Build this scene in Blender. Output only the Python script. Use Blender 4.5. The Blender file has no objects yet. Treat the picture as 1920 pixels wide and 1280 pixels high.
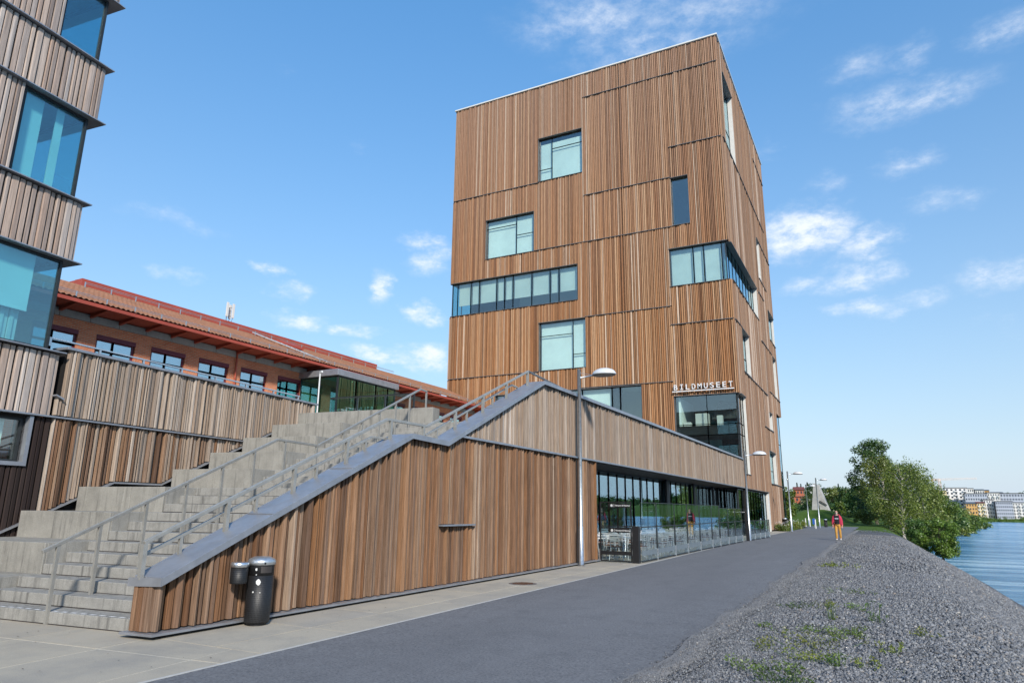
import bpy, math, random
import numpy as np
from mathutils import Matrix, Vector
random.seed(7); RNG = np.random.default_rng(7)
SC = bpy.context.scene
COL = SC.collection
rad = math.radians

# ---------------------------------------------------------------- camera, sky, sun, exposure
cam_d = bpy.data.cameras.new('camera'); cam = bpy.data.objects.new('camera', cam_d); COL.objects.link(cam)
cam_d.lens = 24.0; cam_d.sensor_width = 36.0; cam_d.sensor_fit = 'HORIZONTAL'
cam_d.clip_start = 0.1; cam_d.clip_end = 6000
cam.matrix_world = Matrix(((0.8857621675, 0.0997076643, 0.4533031704, 0.0),
                           (0.4639905869, -0.2149503669, -0.8593655072, 0.0),
                           (0.0117523553, 0.9715218584, -0.2366583206, 1.7),
                           (0, 0, 0, 1)))
SC.camera = cam
SUN_EL, SUN_ROT = 31.0, 140.0           # degrees; sun behind the right shoulder, over the river
sun_d = bpy.data.lights.new('sun', 'SUN'); sun = bpy.data.objects.new('sun', sun_d); COL.objects.link(sun)
sun_d.energy = 2.35; sun_d.angle = rad(5.0); sun_d.color = (1.0, 0.93, 0.83)
_sd = Vector((math.sin(rad(SUN_ROT)) * math.cos(rad(SUN_EL)), math.cos(rad(SUN_ROT)) * math.cos(rad(SUN_EL)), math.sin(rad(SUN_EL))))
sun.rotation_euler = _sd.to_track_quat('Z', 'Y').to_euler(); sun.location = (30, -40, 40)
SC.view_settings.view_transform = 'Standard'; SC.view_settings.look = 'None'
SC.view_settings.gamma = 1.0; SC.view_settings.use_curve_mapping = False
SC.view_settings.exposure = 1.1
SC.cycles.max_bounces = 8; SC.cycles.transparent_max_bounces = 16
SC.cycles.caustics_reflective = False; SC.cycles.caustics_refractive = False
SC.cycles.sample_clamp_indirect = 6.0

W = bpy.data.worlds.new('World'); SC.world = W; W.use_nodes = True
def world():
    nt = W.node_tree; nt.nodes.clear(); N = nt.nodes; LK = nt.links
    def n(t, **k):
        o = N.new(t)
        for a, b in k.items(): setattr(o, a, b)
        return o
    def math_(op, a, b=None, c=None, clamp=False):
        m = n('ShaderNodeMath', operation=op, use_clamp=clamp)
        for i, v in enumerate((a, b, c)):
            if v is None: continue
            if isinstance(v, (int, float)): m.inputs[i].default_value = v
            else: LK.new(v, m.inputs[i])
        return m.outputs[0]
    out = n('ShaderNodeOutputWorld'); bg = n('ShaderNodeBackground'); bg.inputs['Strength'].default_value = 0.13
    sky = n('ShaderNodeTexSky', sky_type='NISHITA', sun_disc=False)
    sky.sun_elevation = rad(SUN_EL); sky.sun_rotation = rad(SUN_ROT)
    sky.altitude = 0; sky.air_density = 1.0; sky.dust_density = 0.3; sky.ozone_density = 1.6
    hs = n('ShaderNodeHueSaturation'); hs.inputs['Saturation'].default_value = 1.30; hs.inputs['Hue'].default_value = 0.495; hs.inputs['Value'].default_value = 1.0
    LK.new(sky.outputs[0], hs.inputs['Color'])
    tc = n('ShaderNodeTexCoord'); sx = n('ShaderNodeSeparateXYZ'); LK.new(tc.outputs['Generated'], sx.inputs[0])
    az = math_('ARCTAN2', sx.outputs[0], sx.outputs[1]); el = math_('ARCSINE', sx.outputs[2])
    cv = n('ShaderNodeCombineXYZ'); LK.new(az, cv.inputs[0]); LK.new(el, cv.inputs[1])
    # warped lookup so cloud edges are ragged
    nz = n('ShaderNodeTexNoise'); nz.inputs['Scale'].default_value = 11; nz.inputs['Detail'].default_value = 8; nz.inputs['Roughness'].default_value = 0.62
    mp = n('ShaderNodeMapping'); mp.inputs['Scale'].default_value = (1.0, 1.0, 1.9); mp.inputs['Rotation'].default_value = (0, 0, 0.3)
    LK.new(tc.outputs['Generated'], mp.inputs[0]); LK.new(mp.outputs[0], nz.inputs['Vector'])
    wv = n('ShaderNodeVectorMath', operation='SUBTRACT'); LK.new(nz.outputs['Color'], wv.inputs[0]); wv.inputs[1].default_value = (0.5, 0.5, 0.5)
    ws = n('ShaderNodeVectorMath', operation='MULTIPLY'); LK.new(wv.outputs[0], ws.inputs[0]); ws.inputs[1].default_value = (0.14, 0.07, 0.0)
    wa = n('ShaderNodeVectorMath', operation='ADD'); LK.new(cv.outputs[0], wa.inputs[0]); LK.new(ws.outputs[0], wa.inputs[1])
    # the cumulus in view: direction, half width, half height, weight
    C = [(-0.266,0.735,0.624,0.14,0.055,.58),(-0.195,0.782,0.592,0.17,0.05,.50),(-0.155,0.767,0.623,0.20,0.055,.46),
         (0.078,0.871,0.485,0.095,0.034,.62),(0.031,0.845,0.534,0.055,0.03,.45),(0.082,0.843,0.531,0.045,0.022,.45),
         (-0.058,0.929,0.365,0.075,0.040,1.25),(0.022,0.941,0.337,0.052,0.027,.95),(0.006,0.954,0.300,0.050,0.026,.92),
         (-0.052,0.953,0.297,0.055,0.02,.70),(0.023,0.966,0.257,0.046,0.019,.90),(0.076,0.963,0.260,0.045,0.017,.62),
         (0.071,0.906,0.417,0.05,0.022,.55),(0.159,0.947,0.278,0.06,0.027,.75),(0.103,0.924,0.368,0.036,0.022,.45),
         (-0.688,0.680,0.252,0.046,0.016,.95),(-0.714,0.624,0.317,0.032,0.014,.85),(-0.555,0.785,0.275,0.034,0.019,.95),
         (-0.605,0.736,0.304,0.024,0.034,.85),(-0.535,0.771,0.345,0.042,0.026,.85),(-0.688,0.665,0.290,0.034,0.017,.70),
         (-0.610,0.762,0.215,0.05,0.015,.95),(-0.562,0.801,0.207,0.052,0.024,1.05),(-0.549,0.750,0.368,0.04,0.017,.70),
         (-0.788,0.543,0.291,0.034,0.014,.50),(0.184,0.829,0.528,0.04,0.028,.55),(-0.032,0.907,0.419,0.04,0.02,.45),(-0.642,0.727,0.242,0.036,0.012,.75)]
    D = None
    for x, y, z, rx, ry, wgt in C:
        a, e = math.atan2(x, y), math.asin(z)
        s = n('ShaderNodeVectorMath', operation='SUBTRACT'); LK.new(wa.outputs[0], s.inputs[0]); s.inputs[1].default_value = (a, e, 0)
        m = n('ShaderNodeVectorMath', operation='MULTIPLY'); LK.new(s.outputs[0], m.inputs[0]); m.inputs[1].default_value = (math.cos(e) / rx, 1 / ry, 0)
        l = n('ShaderNodeVectorMath', operation='LENGTH'); LK.new(m.outputs[0], l.inputs[0])
        d = math_('MULTIPLY', math_('SUBTRACT', 1.15, l.outputs['Value'], clamp=True), wgt)
        D = d if D is None else math_('MAXIMUM', D, d)
    # the same kind of scattered cloud over the rest of the sky
    n2 = n('ShaderNodeTexNoise'); n2.inputs['Scale'].default_value = 5.5; n2.inputs['Detail'].default_value = 6; n2.inputs['Roughness'].default_value = 0.6
    LK.new(mp.outputs[0], n2.inputs['Vector'])
    rest = n('ShaderNodeMapRange'); rest.inputs['From Min'].default_value = 0.62; rest.inputs['From Max'].default_value = 0.85; rest.inputs['To Max'].default_value = 0.6
    LK.new(n2.outputs['Fac'], rest.inputs['Value'])
    D = math_('MAXIMUM', D, rest.outputs[0])
    nd = n('ShaderNodeTexNoise'); nd.inputs['Scale'].default_value = 30; nd.inputs['Detail'].default_value = 8; nd.inputs['Roughness'].default_value = 0.66
    LK.new(mp.outputs[0], nd.inputs['Vector'])
    tex = n('ShaderNodeMapRange'); tex.inputs['From Min'].default_value = 0.28; tex.inputs['From Max'].default_value = 0.72; tex.inputs['To Min'].default_value = 0.25; tex.inputs['To Max'].default_value = 1.3
    LK.new(nd.outputs['Fac'], tex.inputs['Value'])
    ms = n('ShaderNodeMapRange', interpolation_type='SMOOTHSTEP'); ms.inputs['From Min'].default_value = 0.03; ms.inputs['From Max'].default_value = 1.15; ms.inputs['To Max'].default_value = 0.92
    LK.new(math_('MULTIPLY', D, tex.outputs[0]), ms.inputs['Value'])
    mix = n('ShaderNodeMixRGB'); hz = n('ShaderNodeMixRGB'); LK.new(math_('MULTIPLY', math_('POWER', 2.718, math_('MULTIPLY', math_('ABSOLUTE', el), -3.8)), .97), hz.inputs['Fac'])   # pale air low over the horizon
    vr = n('ShaderNodeMapRange'); vr.inputs['From Min'].default_value = .1; vr.inputs['From Max'].default_value = .85; vr.inputs['To Min'].default_value = .56; vr.inputs['To Max'].default_value = 1.10; LK.new(el, vr.inputs['Value']); LK.new(vr.outputs[0], hs.inputs['Value'])
    LK.new(hs.outputs[0], hz.inputs['Color1']); hz.inputs['Color2'].default_value = (2.15, 2.6, 3.2, 1)
    LK.new(ms.outputs[0], mix.inputs['Fac']); LK.new(hz.outputs[0], mix.inputs['Color1']); mix.inputs['Color2'].default_value = (3.6, 3.8, 4.1, 1)
    LK.new(mix.outputs[0], bg.inputs['Color']); LK.new(bg.outputs[0], out.inputs['Surface'])
world()

# ---------------------------------------------------------------- mesh helpers
class MB:
    """collects boxes, tubes and polygons; build() links them as one mesh object"""
    def __init__(s): s.v = []; s.f = []
    def hexa(s, p):
        i = len(s.v); s.v += [tuple(q) for q in p]
        for q in ((0,3,2,1),(4,5,6,7),(0,1,5,4),(1,2,6,5),(2,3,7,6),(3,0,4,7)): s.f.append(tuple(i + k for k in q))
    def box(s, x0, x1, y0, y1, z0, z1):
        s.hexa([(x0,y0,z0),(x1,y0,z0),(x1,y1,z0),(x0,y1,z0),(x0,y0,z1),(x1,y0,z1),(x1,y1,z1),(x0,y1,z1)])
    def fbox(s, P, u0, u1, z0, z1, d0, d1):
        pts = [P(u0,z0,d0),P(u1,z0,d0),P(u1,z0,d1),P(u0,z0,d1),P(u0,z1,d0),P(u1,z1,d0),P(u1,z1,d1),P(u0,z1,d1)]
        a, b, c = (Vector(pts[1]) - Vector(pts[0])), (Vector(pts[3]) - Vector(pts[0])), (Vector(pts[4]) - Vector(pts[0]))
        if a.cross(b).dot(c) < 0: pts = [pts[k] for k in (1,0,3,2,5,4,7,6)]
        s.hexa(pts)
    def poly(s, pts): i = len(s.v); s.v += [tuple(q) for q in pts]; s.f.append(tuple(range(i, i + len(pts))))
    def bar(s, p0, p1, w, h, up=(0,0,1)):
        p0, p1 = Vector(p0), Vector(p1); d = (p1 - p0).normalized(); up = Vector(up)
        if abs(d.dot(up)) > .99: up = Vector((0,1,0))
        r = d.cross(up).normalized() * (w / 2); t = r.cross(d).normalized() * (h / 2)
        s.hexa([p0-r-t,p0+r-t,p1+r-t,p1-r-t,p0-r+t,p0+r+t,p1+r+t,p1-r+t])
    def tube(s, path, r, n=8, cap=True):
        path = [Vector(p) for p in path]; rs = r if isinstance(r, (list, tuple)) else [r] * len(path)
        i0 = len(s.v); N = len(path); ref = None
        for k, p in enumerate(path):
            d = (path[min(k+1,N-1)] - path[max(k-1,0)]).normalized()
            if ref is None: ref = Vector((0,0,1)) if abs(d.z) < .9 else Vector((1,0,0))
            a = d.cross(ref).normalized(); b = d.cross(a).normalized(); ref = a.cross(d) if False else ref
            for j in range(n):
                t = 2 * math.pi * j / n; s.v.append(tuple(p + (a * math.cos(t) + b * math.sin(t)) * rs[k]))
        for k in range(N - 1):
            for j in range(n):
                A = i0 + k*n + j; B = i0 + k*n + (j+1) % n; s.f.append((A, B, B + n, A + n))
        if cap: s.f.append(tuple(i0 + j for j in range(n))); s.f.append(tuple(i0 + (N-1)*n + j for j in reversed(range(n))))
    def lathe(s, prof, c=(0,0,0), n=16, sx=1, sy=1):
        i0 = len(s.v); N = len(prof)
        for r, z in prof:
            for j in range(n):
                t = 2*math.pi*j/n; s.v.append((c[0]+r*sx*math.cos(t), c[1]+r*sy*math.sin(t), c[2]+z))
        for k in range(N-1):
            for j in range(n):
                A = i0+k*n+j; B = i0+k*n+(j+1) % n; s.f.append((A,B,B+n,A+n))
        s.f.append(tuple(i0+j for j in reversed(range(n)))); s.f.append(tuple(i0+(N-1)*n+j for j in range(n)))
    def build(s, name, mat, parent=None, off=(0,0,0), smooth=False, bevel=0, kind=None):
        me = bpy.data.meshes.new(name)
        ox, oy, oz = off
        me.from_pydata([(x-ox, y-oy, z-oz) for x, y, z in s.v], [], s.f)
        me.materials.append(mat); me.update()
        return link(name, me, parent, smooth, bevel, kind)
def link(name, me, parent=None, smooth=False, bevel=0, kind=None):
    o = bpy.data.objects.new(name, me); COL.objects.link(o)
    if parent is not None: o.parent = parent
    if smooth:
        me.polygons.foreach_set('use_smooth', [True] * len(me.polygons))
    if bevel:
        m = o.modifiers.new('bevel', 'BEVEL'); m.width = bevel; m.segments = 2; m.limit_method = 'ANGLE'; m.angle_limit = rad(40)
    if kind: o['kind'] = kind
    return o
def np_mesh(name, verts, faces, mat):
    """verts (n,3), faces (m,k) arrays of one face size"""
    verts = np.asarray(verts, np.float32); faces = np.asarray(faces, np.int32); k = faces.shape[1]
    me = bpy.data.meshes.new(name); me.vertices.add(len(verts)); me.vertices.foreach_set('co', verts.ravel())
    me.loops.add(faces.size); me.loops.foreach_set('vertex_index', faces.ravel())
    me.polygons.add(len(faces)); me.polygons.foreach_set('loop_start', np.arange(0, faces.size, k, dtype=np.int32))
    me.materials.append(mat); me.update(calc_edges=True); me.validate()
    return me
def thing(name, label, cat, loc=(0,0,0), rotz=0, group=None):
    o = bpy.data.objects.new(name, None); COL.objects.link(o); o.location = loc; o.rotation_euler = (0,0,rotz)
    o.empty_display_size = .3
    return tag(o, label, cat, group)
def tag(o, label, cat, group=None):
    o['label'] = label; o['category'] = cat
    if group: o['group'] = group
    return o
def copy_tree(o, parent=None):
    c = o.copy(); COL.objects.link(c); c.parent = parent
    for ch in list(o.children): copy_tree(ch, c)
    return c

# ---------------------------------------------------------------- materials
def mat(name):
    m = bpy.data.materials.new(name); m.use_nodes = True; nt = m.node_tree
    return m, nt, nt.nodes['Principled BSDF']
def node(nt, t, **k):
    o = nt.nodes.new(t)
    for a, b in k.items(): setattr(o, a, b)
    return o
def c4(c): return (c[0], c[1], c[2], 1)
def ramp(nt, stops, fac=None, interp='LINEAR'):
    r = node(nt, 'ShaderNodeValToRGB'); cr = r.color_ramp; cr.interpolation = interp
    while len(cr.elements) < len(stops): cr.elements.new(0.5)
    for e, (p, c) in zip(cr.elements, stops): e.position = p; e.color = c4(c)
    if fac is not None: nt.links.new(fac, r.inputs['Fac'])
    return r.outputs['Color']
def noise(nt, scale, detail=5, rough=.6, vec=None, sc=None, rot=None, out='Fac', geo=True):
    n = node(nt, 'ShaderNodeTexNoise'); n.inputs['Scale'].default_value = scale; n.inputs['Detail'].default_value = detail; n.inputs['Roughness'].default_value = rough
    if vec is None: vec = node(nt, 'ShaderNodeNewGeometry').outputs['Position'] if geo else node(nt, 'ShaderNodeTexCoord').outputs['Object']
    if sc or rot:
        mp = node(nt, 'ShaderNodeMapping')
        if sc: mp.inputs['Scale'].default_value = sc
        if rot: mp.inputs['Rotation'].default_value = rot
        nt.links.new(vec, mp.inputs[0]); vec = mp.outputs[0]
    nt.links.new(vec, n.inputs['Vector']); return n.outputs[out]
def mixc(nt, a, b, fac, mode='MIX'):
    m = node(nt, 'ShaderNodeMixRGB', blend_type=mode)
    for i, v in (('Fac', fac), ('Color1', a), ('Color2', b)):
        if hasattr(v, 'links'): nt.links.new(v, m.inputs[i])
        else: m.inputs[i].default_value = v if i == 'Fac' else c4(v)
    return m.outputs[0]
def mapr(nt, v, a, b, c=0, d=1):
    m = node(nt, 'ShaderNodeMapRange'); nt.links.new(v, m.inputs['Value'])
    for k, x in (('From Min', a), ('From Max', b), ('To Min', c), ('To Max', d)): m.inputs[k].default_value = x
    return m.outputs[0]
def bump(nt, bs, h, strength=.3, dist=.02):
    b = node(nt, 'ShaderNodeBump'); b.inputs['Strength'].default_value = strength; b.inputs['Distance'].default_value = dist
    nt.links.new(h, b.inputs['Height']); nt.links.new(b.outputs[0], bs.inputs['Normal'])
def plain(name, col, rough=.6, metal=0, var=.12, scale=6, spec=.4, bmp=0):
    m, nt, bs = mat(name)
    f = noise(nt, scale, 5)
    lo = tuple(c * (1 - var) for c in col); hi = tuple(min(1, c * (1 + var)) for c in col)
    nt.links.new(ramp(nt, [(.3, lo), (.7, hi)], f), bs.inputs['Base Color'])
    nt.links.new(mapr(nt, noise(nt, scale * 2.3, 4), .3, .7, max(0, rough - .1), min(1, rough + .1)), bs.inputs['Roughness'])
    bs.inputs['Metallic'].default_value = metal; bs.inputs['Specular IOR Level'].default_value = spec
    if bmp: bump(nt, bs, f, bmp, .01)
    return m
def wood(name, stops, grain=.35, wear=.5, wearcol=(.30,.27,.25), top=None):
    """weathered larch: one tone a board, grain along the board, greyer blotches"""
    m, nt, bs = mat(name); L = nt.links
    g = node(nt, 'ShaderNodeNewGeometry'); oi = node(nt, 'ShaderNodeObjectInfo')
    a = node(nt, 'ShaderNodeMath', operation='ADD'); L.new(g.outputs['Random Per Island'], a.inputs[0]); L.new(oi.outputs['Random'], a.inputs[1])
    fr = node(nt, 'ShaderNodeMath', operation='FRACT'); L.new(a.outputs[0], fr.inputs[0])
    base = ramp(nt, stops, fr.outputs[0])
    ofs = node(nt, 'ShaderNodeMath', operation='MULTIPLY'); L.new(fr.outputs[0], ofs.inputs[0]); ofs.inputs[1].default_value = 37.0
    cx = node(nt, 'ShaderNodeCombineXYZ'); L.new(ofs.outputs[0], cx.inputs[0]); L.new(ofs.outputs[0], cx.inputs[2])
    va = node(nt, 'ShaderNodeVectorMath', operation='ADD'); L.new(g.outputs['Position'], va.inputs[0]); L.new(cx.outputs[0], va.inputs[1])
    gr = noise(nt, 1.0, 6, .7, va.outputs[0], (55, 55, 1.6))
    bl = noise(nt, 1.0, 4, .6, va.outputs[0], (5, 5, .55))
    kn = node(nt, 'ShaderNodeTexVoronoi'); mp = node(nt, 'ShaderNodeMapping'); mp.inputs['Scale'].default_value = (7, 7, 1.5); L.new(va.outputs[0], mp.inputs[0]); L.new(mp.outputs[0], kn.inputs['Vector'])
    knot = mapr(nt, kn.outputs['Distance'], .03, .10, .35, 1)
    c = mixc(nt, base, wearcol, mapr(nt, bl, .42, .75, 0, wear))
    if top:                                      # boards bleach where the wall is most exposed, high up
        sz = node(nt, 'ShaderNodeSeparateXYZ'); L.new(g.outputs['Position'], sz.inputs[0]); c = mixc(nt, c, top[2], mapr(nt, sz.outputs[2], top[0], top[1], 0, .42))
    c = mixc(nt, c, (.0, .0, .0), mapr(nt, gr, .25, .6, grain, 0))
    cm = node(nt, 'ShaderNodeMixRGB', blend_type='MULTIPLY'); cm.inputs['Fac'].default_value = 1; L.new(c, cm.inputs['Color1'])
    kc = node(nt, 'ShaderNodeCombineXYZ')
    for i in range(3): L.new(knot, kc.inputs[i])
    L.new(kc.outputs[0], cm.inputs['Color2'])
    L.new(cm.outputs[0], bs.inputs['Base Color']); bs.inputs['Roughness'].default_value = .82; bs.inputs['Specular IOR Level'].default_value = .18
    bump(nt, bs, gr, .35, .006)
    return m
def glass(name, tint, refl=1.0, rough=0.0, ior=1.5, coat=0.0):
    m, nt, bs = mat(name); nt.nodes.remove(bs); L = nt.links
    tr = node(nt, 'ShaderNodeBsdfTransparent'); tr.inputs[0].default_value = c4(tint)
    gl = node(nt, 'ShaderNodeBsdfGlossy'); gl.inputs['Roughness'].default_value = rough; gl.inputs['Color'].default_value = c4(refl if isinstance(refl, tuple) else (refl, refl, refl))
    g_ = node(nt, 'ShaderNodeNewGeometry'); dt = node(nt, 'ShaderNodeVectorMath', operation='DOT_PRODUCT'); L.new(g_.outputs['Incoming'], dt.inputs[0]); L.new(g_.outputs['Normal'], dt.inputs[1])
    ab_ = node(nt, 'ShaderNodeMath', operation='ABSOLUTE'); L.new(dt.outputs['Value'], ab_.inputs[0])
    om = node(nt, 'ShaderNodeMath', operation='SUBTRACT', use_clamp=True); om.inputs[0].default_value = 1; L.new(ab_.outputs[0], om.inputs[1])
    pw = node(nt, 'ShaderNodeMath', operation='POWER'); L.new(om.outputs[0], pw.inputs[0]); pw.inputs[1].default_value = 5
    f0 = ((ior - 1) / (ior + 1)) ** 2; fr = node(nt, 'ShaderNodeMapRange'); L.new(pw.outputs[0], fr.inputs['Value']); fr.inputs['To Min'].default_value = f0
    mx = node(nt, 'ShaderNodeMixShader'); L.new(mapr(nt, fr.outputs[0], 0, 1, coat, 1), mx.inputs[0]); L.new(tr.outputs[0], mx.inputs[1]); L.new(gl.outputs[0], mx.inputs[2])
    L.new(mx.outputs[0], nt.nodes['Material Output'].inputs['Surface'])
    # panes are never perfectly flat
    b = node(nt, 'ShaderNodeBump'); b.inputs['Strength'].default_value = .03; b.inputs['Distance'].default_value = .05
    L.new(noise(nt, .5, 1), b.inputs['Height']); L.new(b.outputs[0], gl.inputs['Normal'])
    return m
def concrete(name, col, streak=.35, scale=1.0, dark=(.10,.10,.10), rough=.85):
    m, nt, bs = mat(name); L = nt.links
    big = noise(nt, 1.3 * scale, 6, .65); fine = noise(nt, 60, 4, .6); st = noise(nt, 1, 6, .7, None, (9, 9, .5))
    c = ramp(nt, [(.25, tuple(x * .74 for x in col)), (.5, col), (.8, tuple(min(1, x * 1.22) for x in col))], big)
    c = mixc(nt, c, dark, mapr(nt, st, .52, .78, 0, streak))
    c = mixc(nt, c, tuple(min(1, x * 1.5) for x in col), mapr(nt, noise(nt, 1, 5, .7, None, (14, 14, .35)), .60, .8, 0, streak * .8))
    c = mixc(nt, c, (0, 0, 0), mapr(nt, fine, .3, .65, .22, 0))
    L.new(c, bs.inputs['Base Color']); bs.inputs['Roughness'].default_value = rough; bs.inputs['Specular IOR Level'].default_value = .25
    bump(nt, bs, fine, .25, .004)
    return m
M = {}
M['wood_warm'] = wood('larch_warm', [(0,(.165,.082,.043)),(.14,(.265,.135,.068)),(.28,(.190,.120,.083)),(.42,(.310,.170,.090)),(.56,(.265,.175,.120)),(.70,(.112,.062,.038)),(.82,(.315,.160,.076)),(.93,(.330,.220,.148)),(1,(.420,.315,.235))], .7, .25, (.235,.175,.140))
M['wood_grey'] = wood('larch_weathered', [(0,(.300,.220,.160)),(.18,(.390,.312,.245)),(.34,(.240,.180,.138)),(.5,(.430,.345,.272)),(.66,(.320,.225,.155)),(.8,(.275,.225,.188)),(.9,(.46,.38,.31)),(1,(.520,.445,.380))], .6, .3, (.36,.31,.27))
M['wood_pink'] = wood('larch_silvered', [(0,(.380,.278,.220)),(.18,(.480,.385,.325)),(.34,(.310,.235,.197)),(.5,(.520,.420,.350)),(.66,(.400,.285,.220)),(.8,(.350,.295,.268)),(1,(.580,.500,.440))], .55, .3, (.40,.35,.32))
M['wood_tower'] = wood('larch_tower_front', [(0,(.330,.145,.060)),(.18,(.450,.220,.098)),(.34,(.205,.092,.043)),(.52,(.490,.262,.128)),(.66,(.360,.175,.083)),(.80,(.56,.335,.185)),(.88,(.290,.145,.070)),(1,(.740,.560,.410))], .55, .22, (.40,.24,.145), (16, 40, (.38,.28,.23)))
M['wood_side'] = wood('larch_tower_side', [(0,(.260,.150,.094)),(.2,(.370,.225,.143)),(.4,(.180,.108,.070)),(.6,(.400,.265,.180)),(.8,(.300,.180,.115)),(1,(.620,.490,.390))], .45, .3, (.30,.24,.19))
M['wood_stain'] = wood('larch_dark_stain', [(0,(.022,.015,.013)),(.5,(.030,.020,.018)),(1,(.040,.027,.023))], .3, .2, (.05,.04,.04))
M['backing'] = plain('backing_board', (.010,.008,.007), .9, 0, .2, 3)
M['zinc'] = plain('zinc_coping', (.34,.35,.375), .42, .6, .14, 3)
M['zinc_dark'] = plain('zinc_flashing', (.17,.17,.17), .5, .5, .15, 4)
M['galv'] = plain('galvanised_steel', (.52,.54,.55), .36, .8, .15, 12)
M['rail'] = plain('stair_rail_steel', (.36,.35,.32), .45, .45, .12, 8)
M['black'] = plain('black_lacquer', (.010,.010,.011), .5, 0, .2, 20)
M['dark_frame'] = plain('dark_window_frame', (.022,.026,.028), .45, 0, .2, 8)
M['white_paint'] = plain('white_lining', (.62,.61,.57), .5, 0, .06, 3)
M['alu'] = plain('aluminium', (.62,.64,.66), .3, .85, .08, 10)
M['chair_alu'] = plain('satin_aluminium', (.56,.57,.59), .4, .3, .06, 10)
M['soffit'] = plain('dark_soffit', (.035,.030,.028), .6, 0, .2, 2)
M['blind'] = plain('roller_blind', (.74,.80,.77), .8, 0, .12, .45)
M['blind_grey'] = plain('grey_roller_blind', (.52,.58,.55), .8, 0, .12, .5)
M['interior'] = plain('interior_wall', (.55,.58,.53), .8, 0, .06, .8)
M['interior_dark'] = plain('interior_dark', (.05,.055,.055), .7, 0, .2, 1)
M['glass'] = glass('window_glass', (.91,.98,.962), .95, 0, 1.5, .09)
M['glass_blue'] = glass('blue_window_glass', (.62,.92,.97), (.72,.92,1.0), 0, 1.6, .26)
M['glass_left'] = glass('office_window_glass', (.70,.95,.97), (.75,.93,1.0), 0, 1.55, .13)
M['glass_cafe'] = glass('cafe_glass', (.62,.78,.72), (.70,.88,1.0), 0, 1.7, .36)
M['glass_sky'] = glass('sky_reflecting_glass', (.75,.88,.90), (.78,.93,1.0), 0, 1.6, .50)
M['glass_fence'] = glass('screen_glass', (.92,.96,.955), (.80,.92,1.0), 0, 1.5, .05)
M['concrete'] = concrete('stair_concrete', (.290,.279,.250), .9, 1.8, (.075,.073,.068))
M['concrete_step'] = concrete('worn_step_concrete', (.285,.277,.255), 1.0, 2.6, (.045,.044,.042))
M['concrete_grey'] = concrete('bare_concrete', (.215,.215,.208), .5, 2.0)
M['lintel'] = concrete('lintel_concrete', (.36,.36,.34), .3)
# ---------------------------------------------------------------- ground materials
def grass_mat(name, a, b, c):
    m, nt, bs = mat(name)
    f = noise(nt, .35, 6, .65); g = noise(nt, 9, 5, .7)
    col = ramp(nt, [(.3, a), (.5, b), (.72, c)], f)
    col = mixc(nt, col, (.01, .02, .004), mapr(nt, g, .35, .7, .55, 0))
    nt.links.new(col, bs.inputs['Base Color']); bs.inputs['Roughness'].default_value = .95; bs.inputs['Specular IOR Level'].default_value = .1
    bump(nt, bs, g, .6, .05); return m
M['grass'] = grass_mat('meadow_grass', (.055,.100,.016), (.085,.150,.022), (.120,.165,.035))
def asphalt_mat():
    m, nt, bs = mat('asphalt'); L = nt.links
    big = noise(nt, .5, 6, .6, None, (1, .28, 1)); sp = noise(nt, 70, 3, .7); sp2 = noise(nt, 34, 4, .7)
    c = ramp(nt, [(.25, (.128,.129,.133)), (.5, (.155,.156,.160)), (.75, (.178,.179,.183))], big)
    c = mixc(nt, c, (.30,.30,.30), mapr(nt, sp, .54, .72, 0, .60))
    c = mixc(nt, c, (.02,.02,.024), mapr(nt, sp2, .32, .56, .60, 0))
    c = mixc(nt, c, (.075,.077,.082), mapr(nt, noise(nt, 1.6, 6, .7), .50, .75, 0, .45))
    c = mixc(nt, c, (.24,.24,.24), mapr(nt, noise(nt, 11, 6, .75), .54, .76, 0, .55))
    # faint lengthwise wear and a few old scuffs
    c = mixc(nt, c, (.16,.16,.165), mapr(nt, noise(nt, 1.0, 3, .5, None, (1.6, .05, 1)), .55, .75, 0, .45))
    L.new(c, bs.inputs['Base Color']); bs.inputs['Roughness'].default_value = .86; bs.inputs['Specular IOR Level'].default_value = .3
    bump(nt, bs, sp2, .45, .006); return m
M['asphalt'] = asphalt_mat()
def gravel_mat():
    m, nt, bs = mat('crushed_stone_bed'); L = nt.links
    v = node(nt, 'ShaderNodeTexVoronoi'); v.inputs['Scale'].default_value = 24; L.new(node(nt, 'ShaderNodeNewGeometry').outputs['Position'], v.inputs['Vector'])
    c = ramp(nt, [(0, (.075,.080,.090)), (.45, (.140,.147,.160)), (.75, (.20,.207,.22)), (.93, (.27,.27,.27)), (1, (.38,.36,.33))], v.outputs['Color'])
    c = mixc(nt, c, (.008,.009,.011), mapr(nt, v.outputs['Distance'], .35, .6, 0, .75))
    L.new(c, bs.inputs['Base Color']); bs.inputs['Roughness'].default_value = .9
    b = node(nt, 'ShaderNodeBump'); b.invert = True; b.inputs['Strength'].default_value = 1.0; b.inputs['Distance'].default_value = .05
    L.new(v.outputs['Distance'], b.inputs['Height']); L.new(b.outputs[0], bs.inputs['Normal']); return m
M['gravel'] = gravel_mat()
def stone_mat():
    m, nt, bs = mat('crushed_stone'); g = node(nt, 'ShaderNodeNewGeometry')
    c = ramp(nt, [(0, (.095,.098,.103)), (.35, (.165,.169,.176)), (.62, (.215,.219,.226)), (.84, (.28,.283,.288)), (.95, (.34,.335,.32)), (.98, (.25,.20,.16)), (1, (.48,.46,.42))], g.outputs['Random Per Island'])
    c = mixc(nt, c, (.03,.032,.036), mapr(nt, noise(nt, 60, 3), .3, .7, .45, 0))
    nt.links.new(c, bs.inputs['Base Color']); bs.inputs['Roughness'].default_value = .85; bs.inputs['Specular IOR Level'].default_value = .3; return m
M['stone'] = stone_mat()
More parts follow.
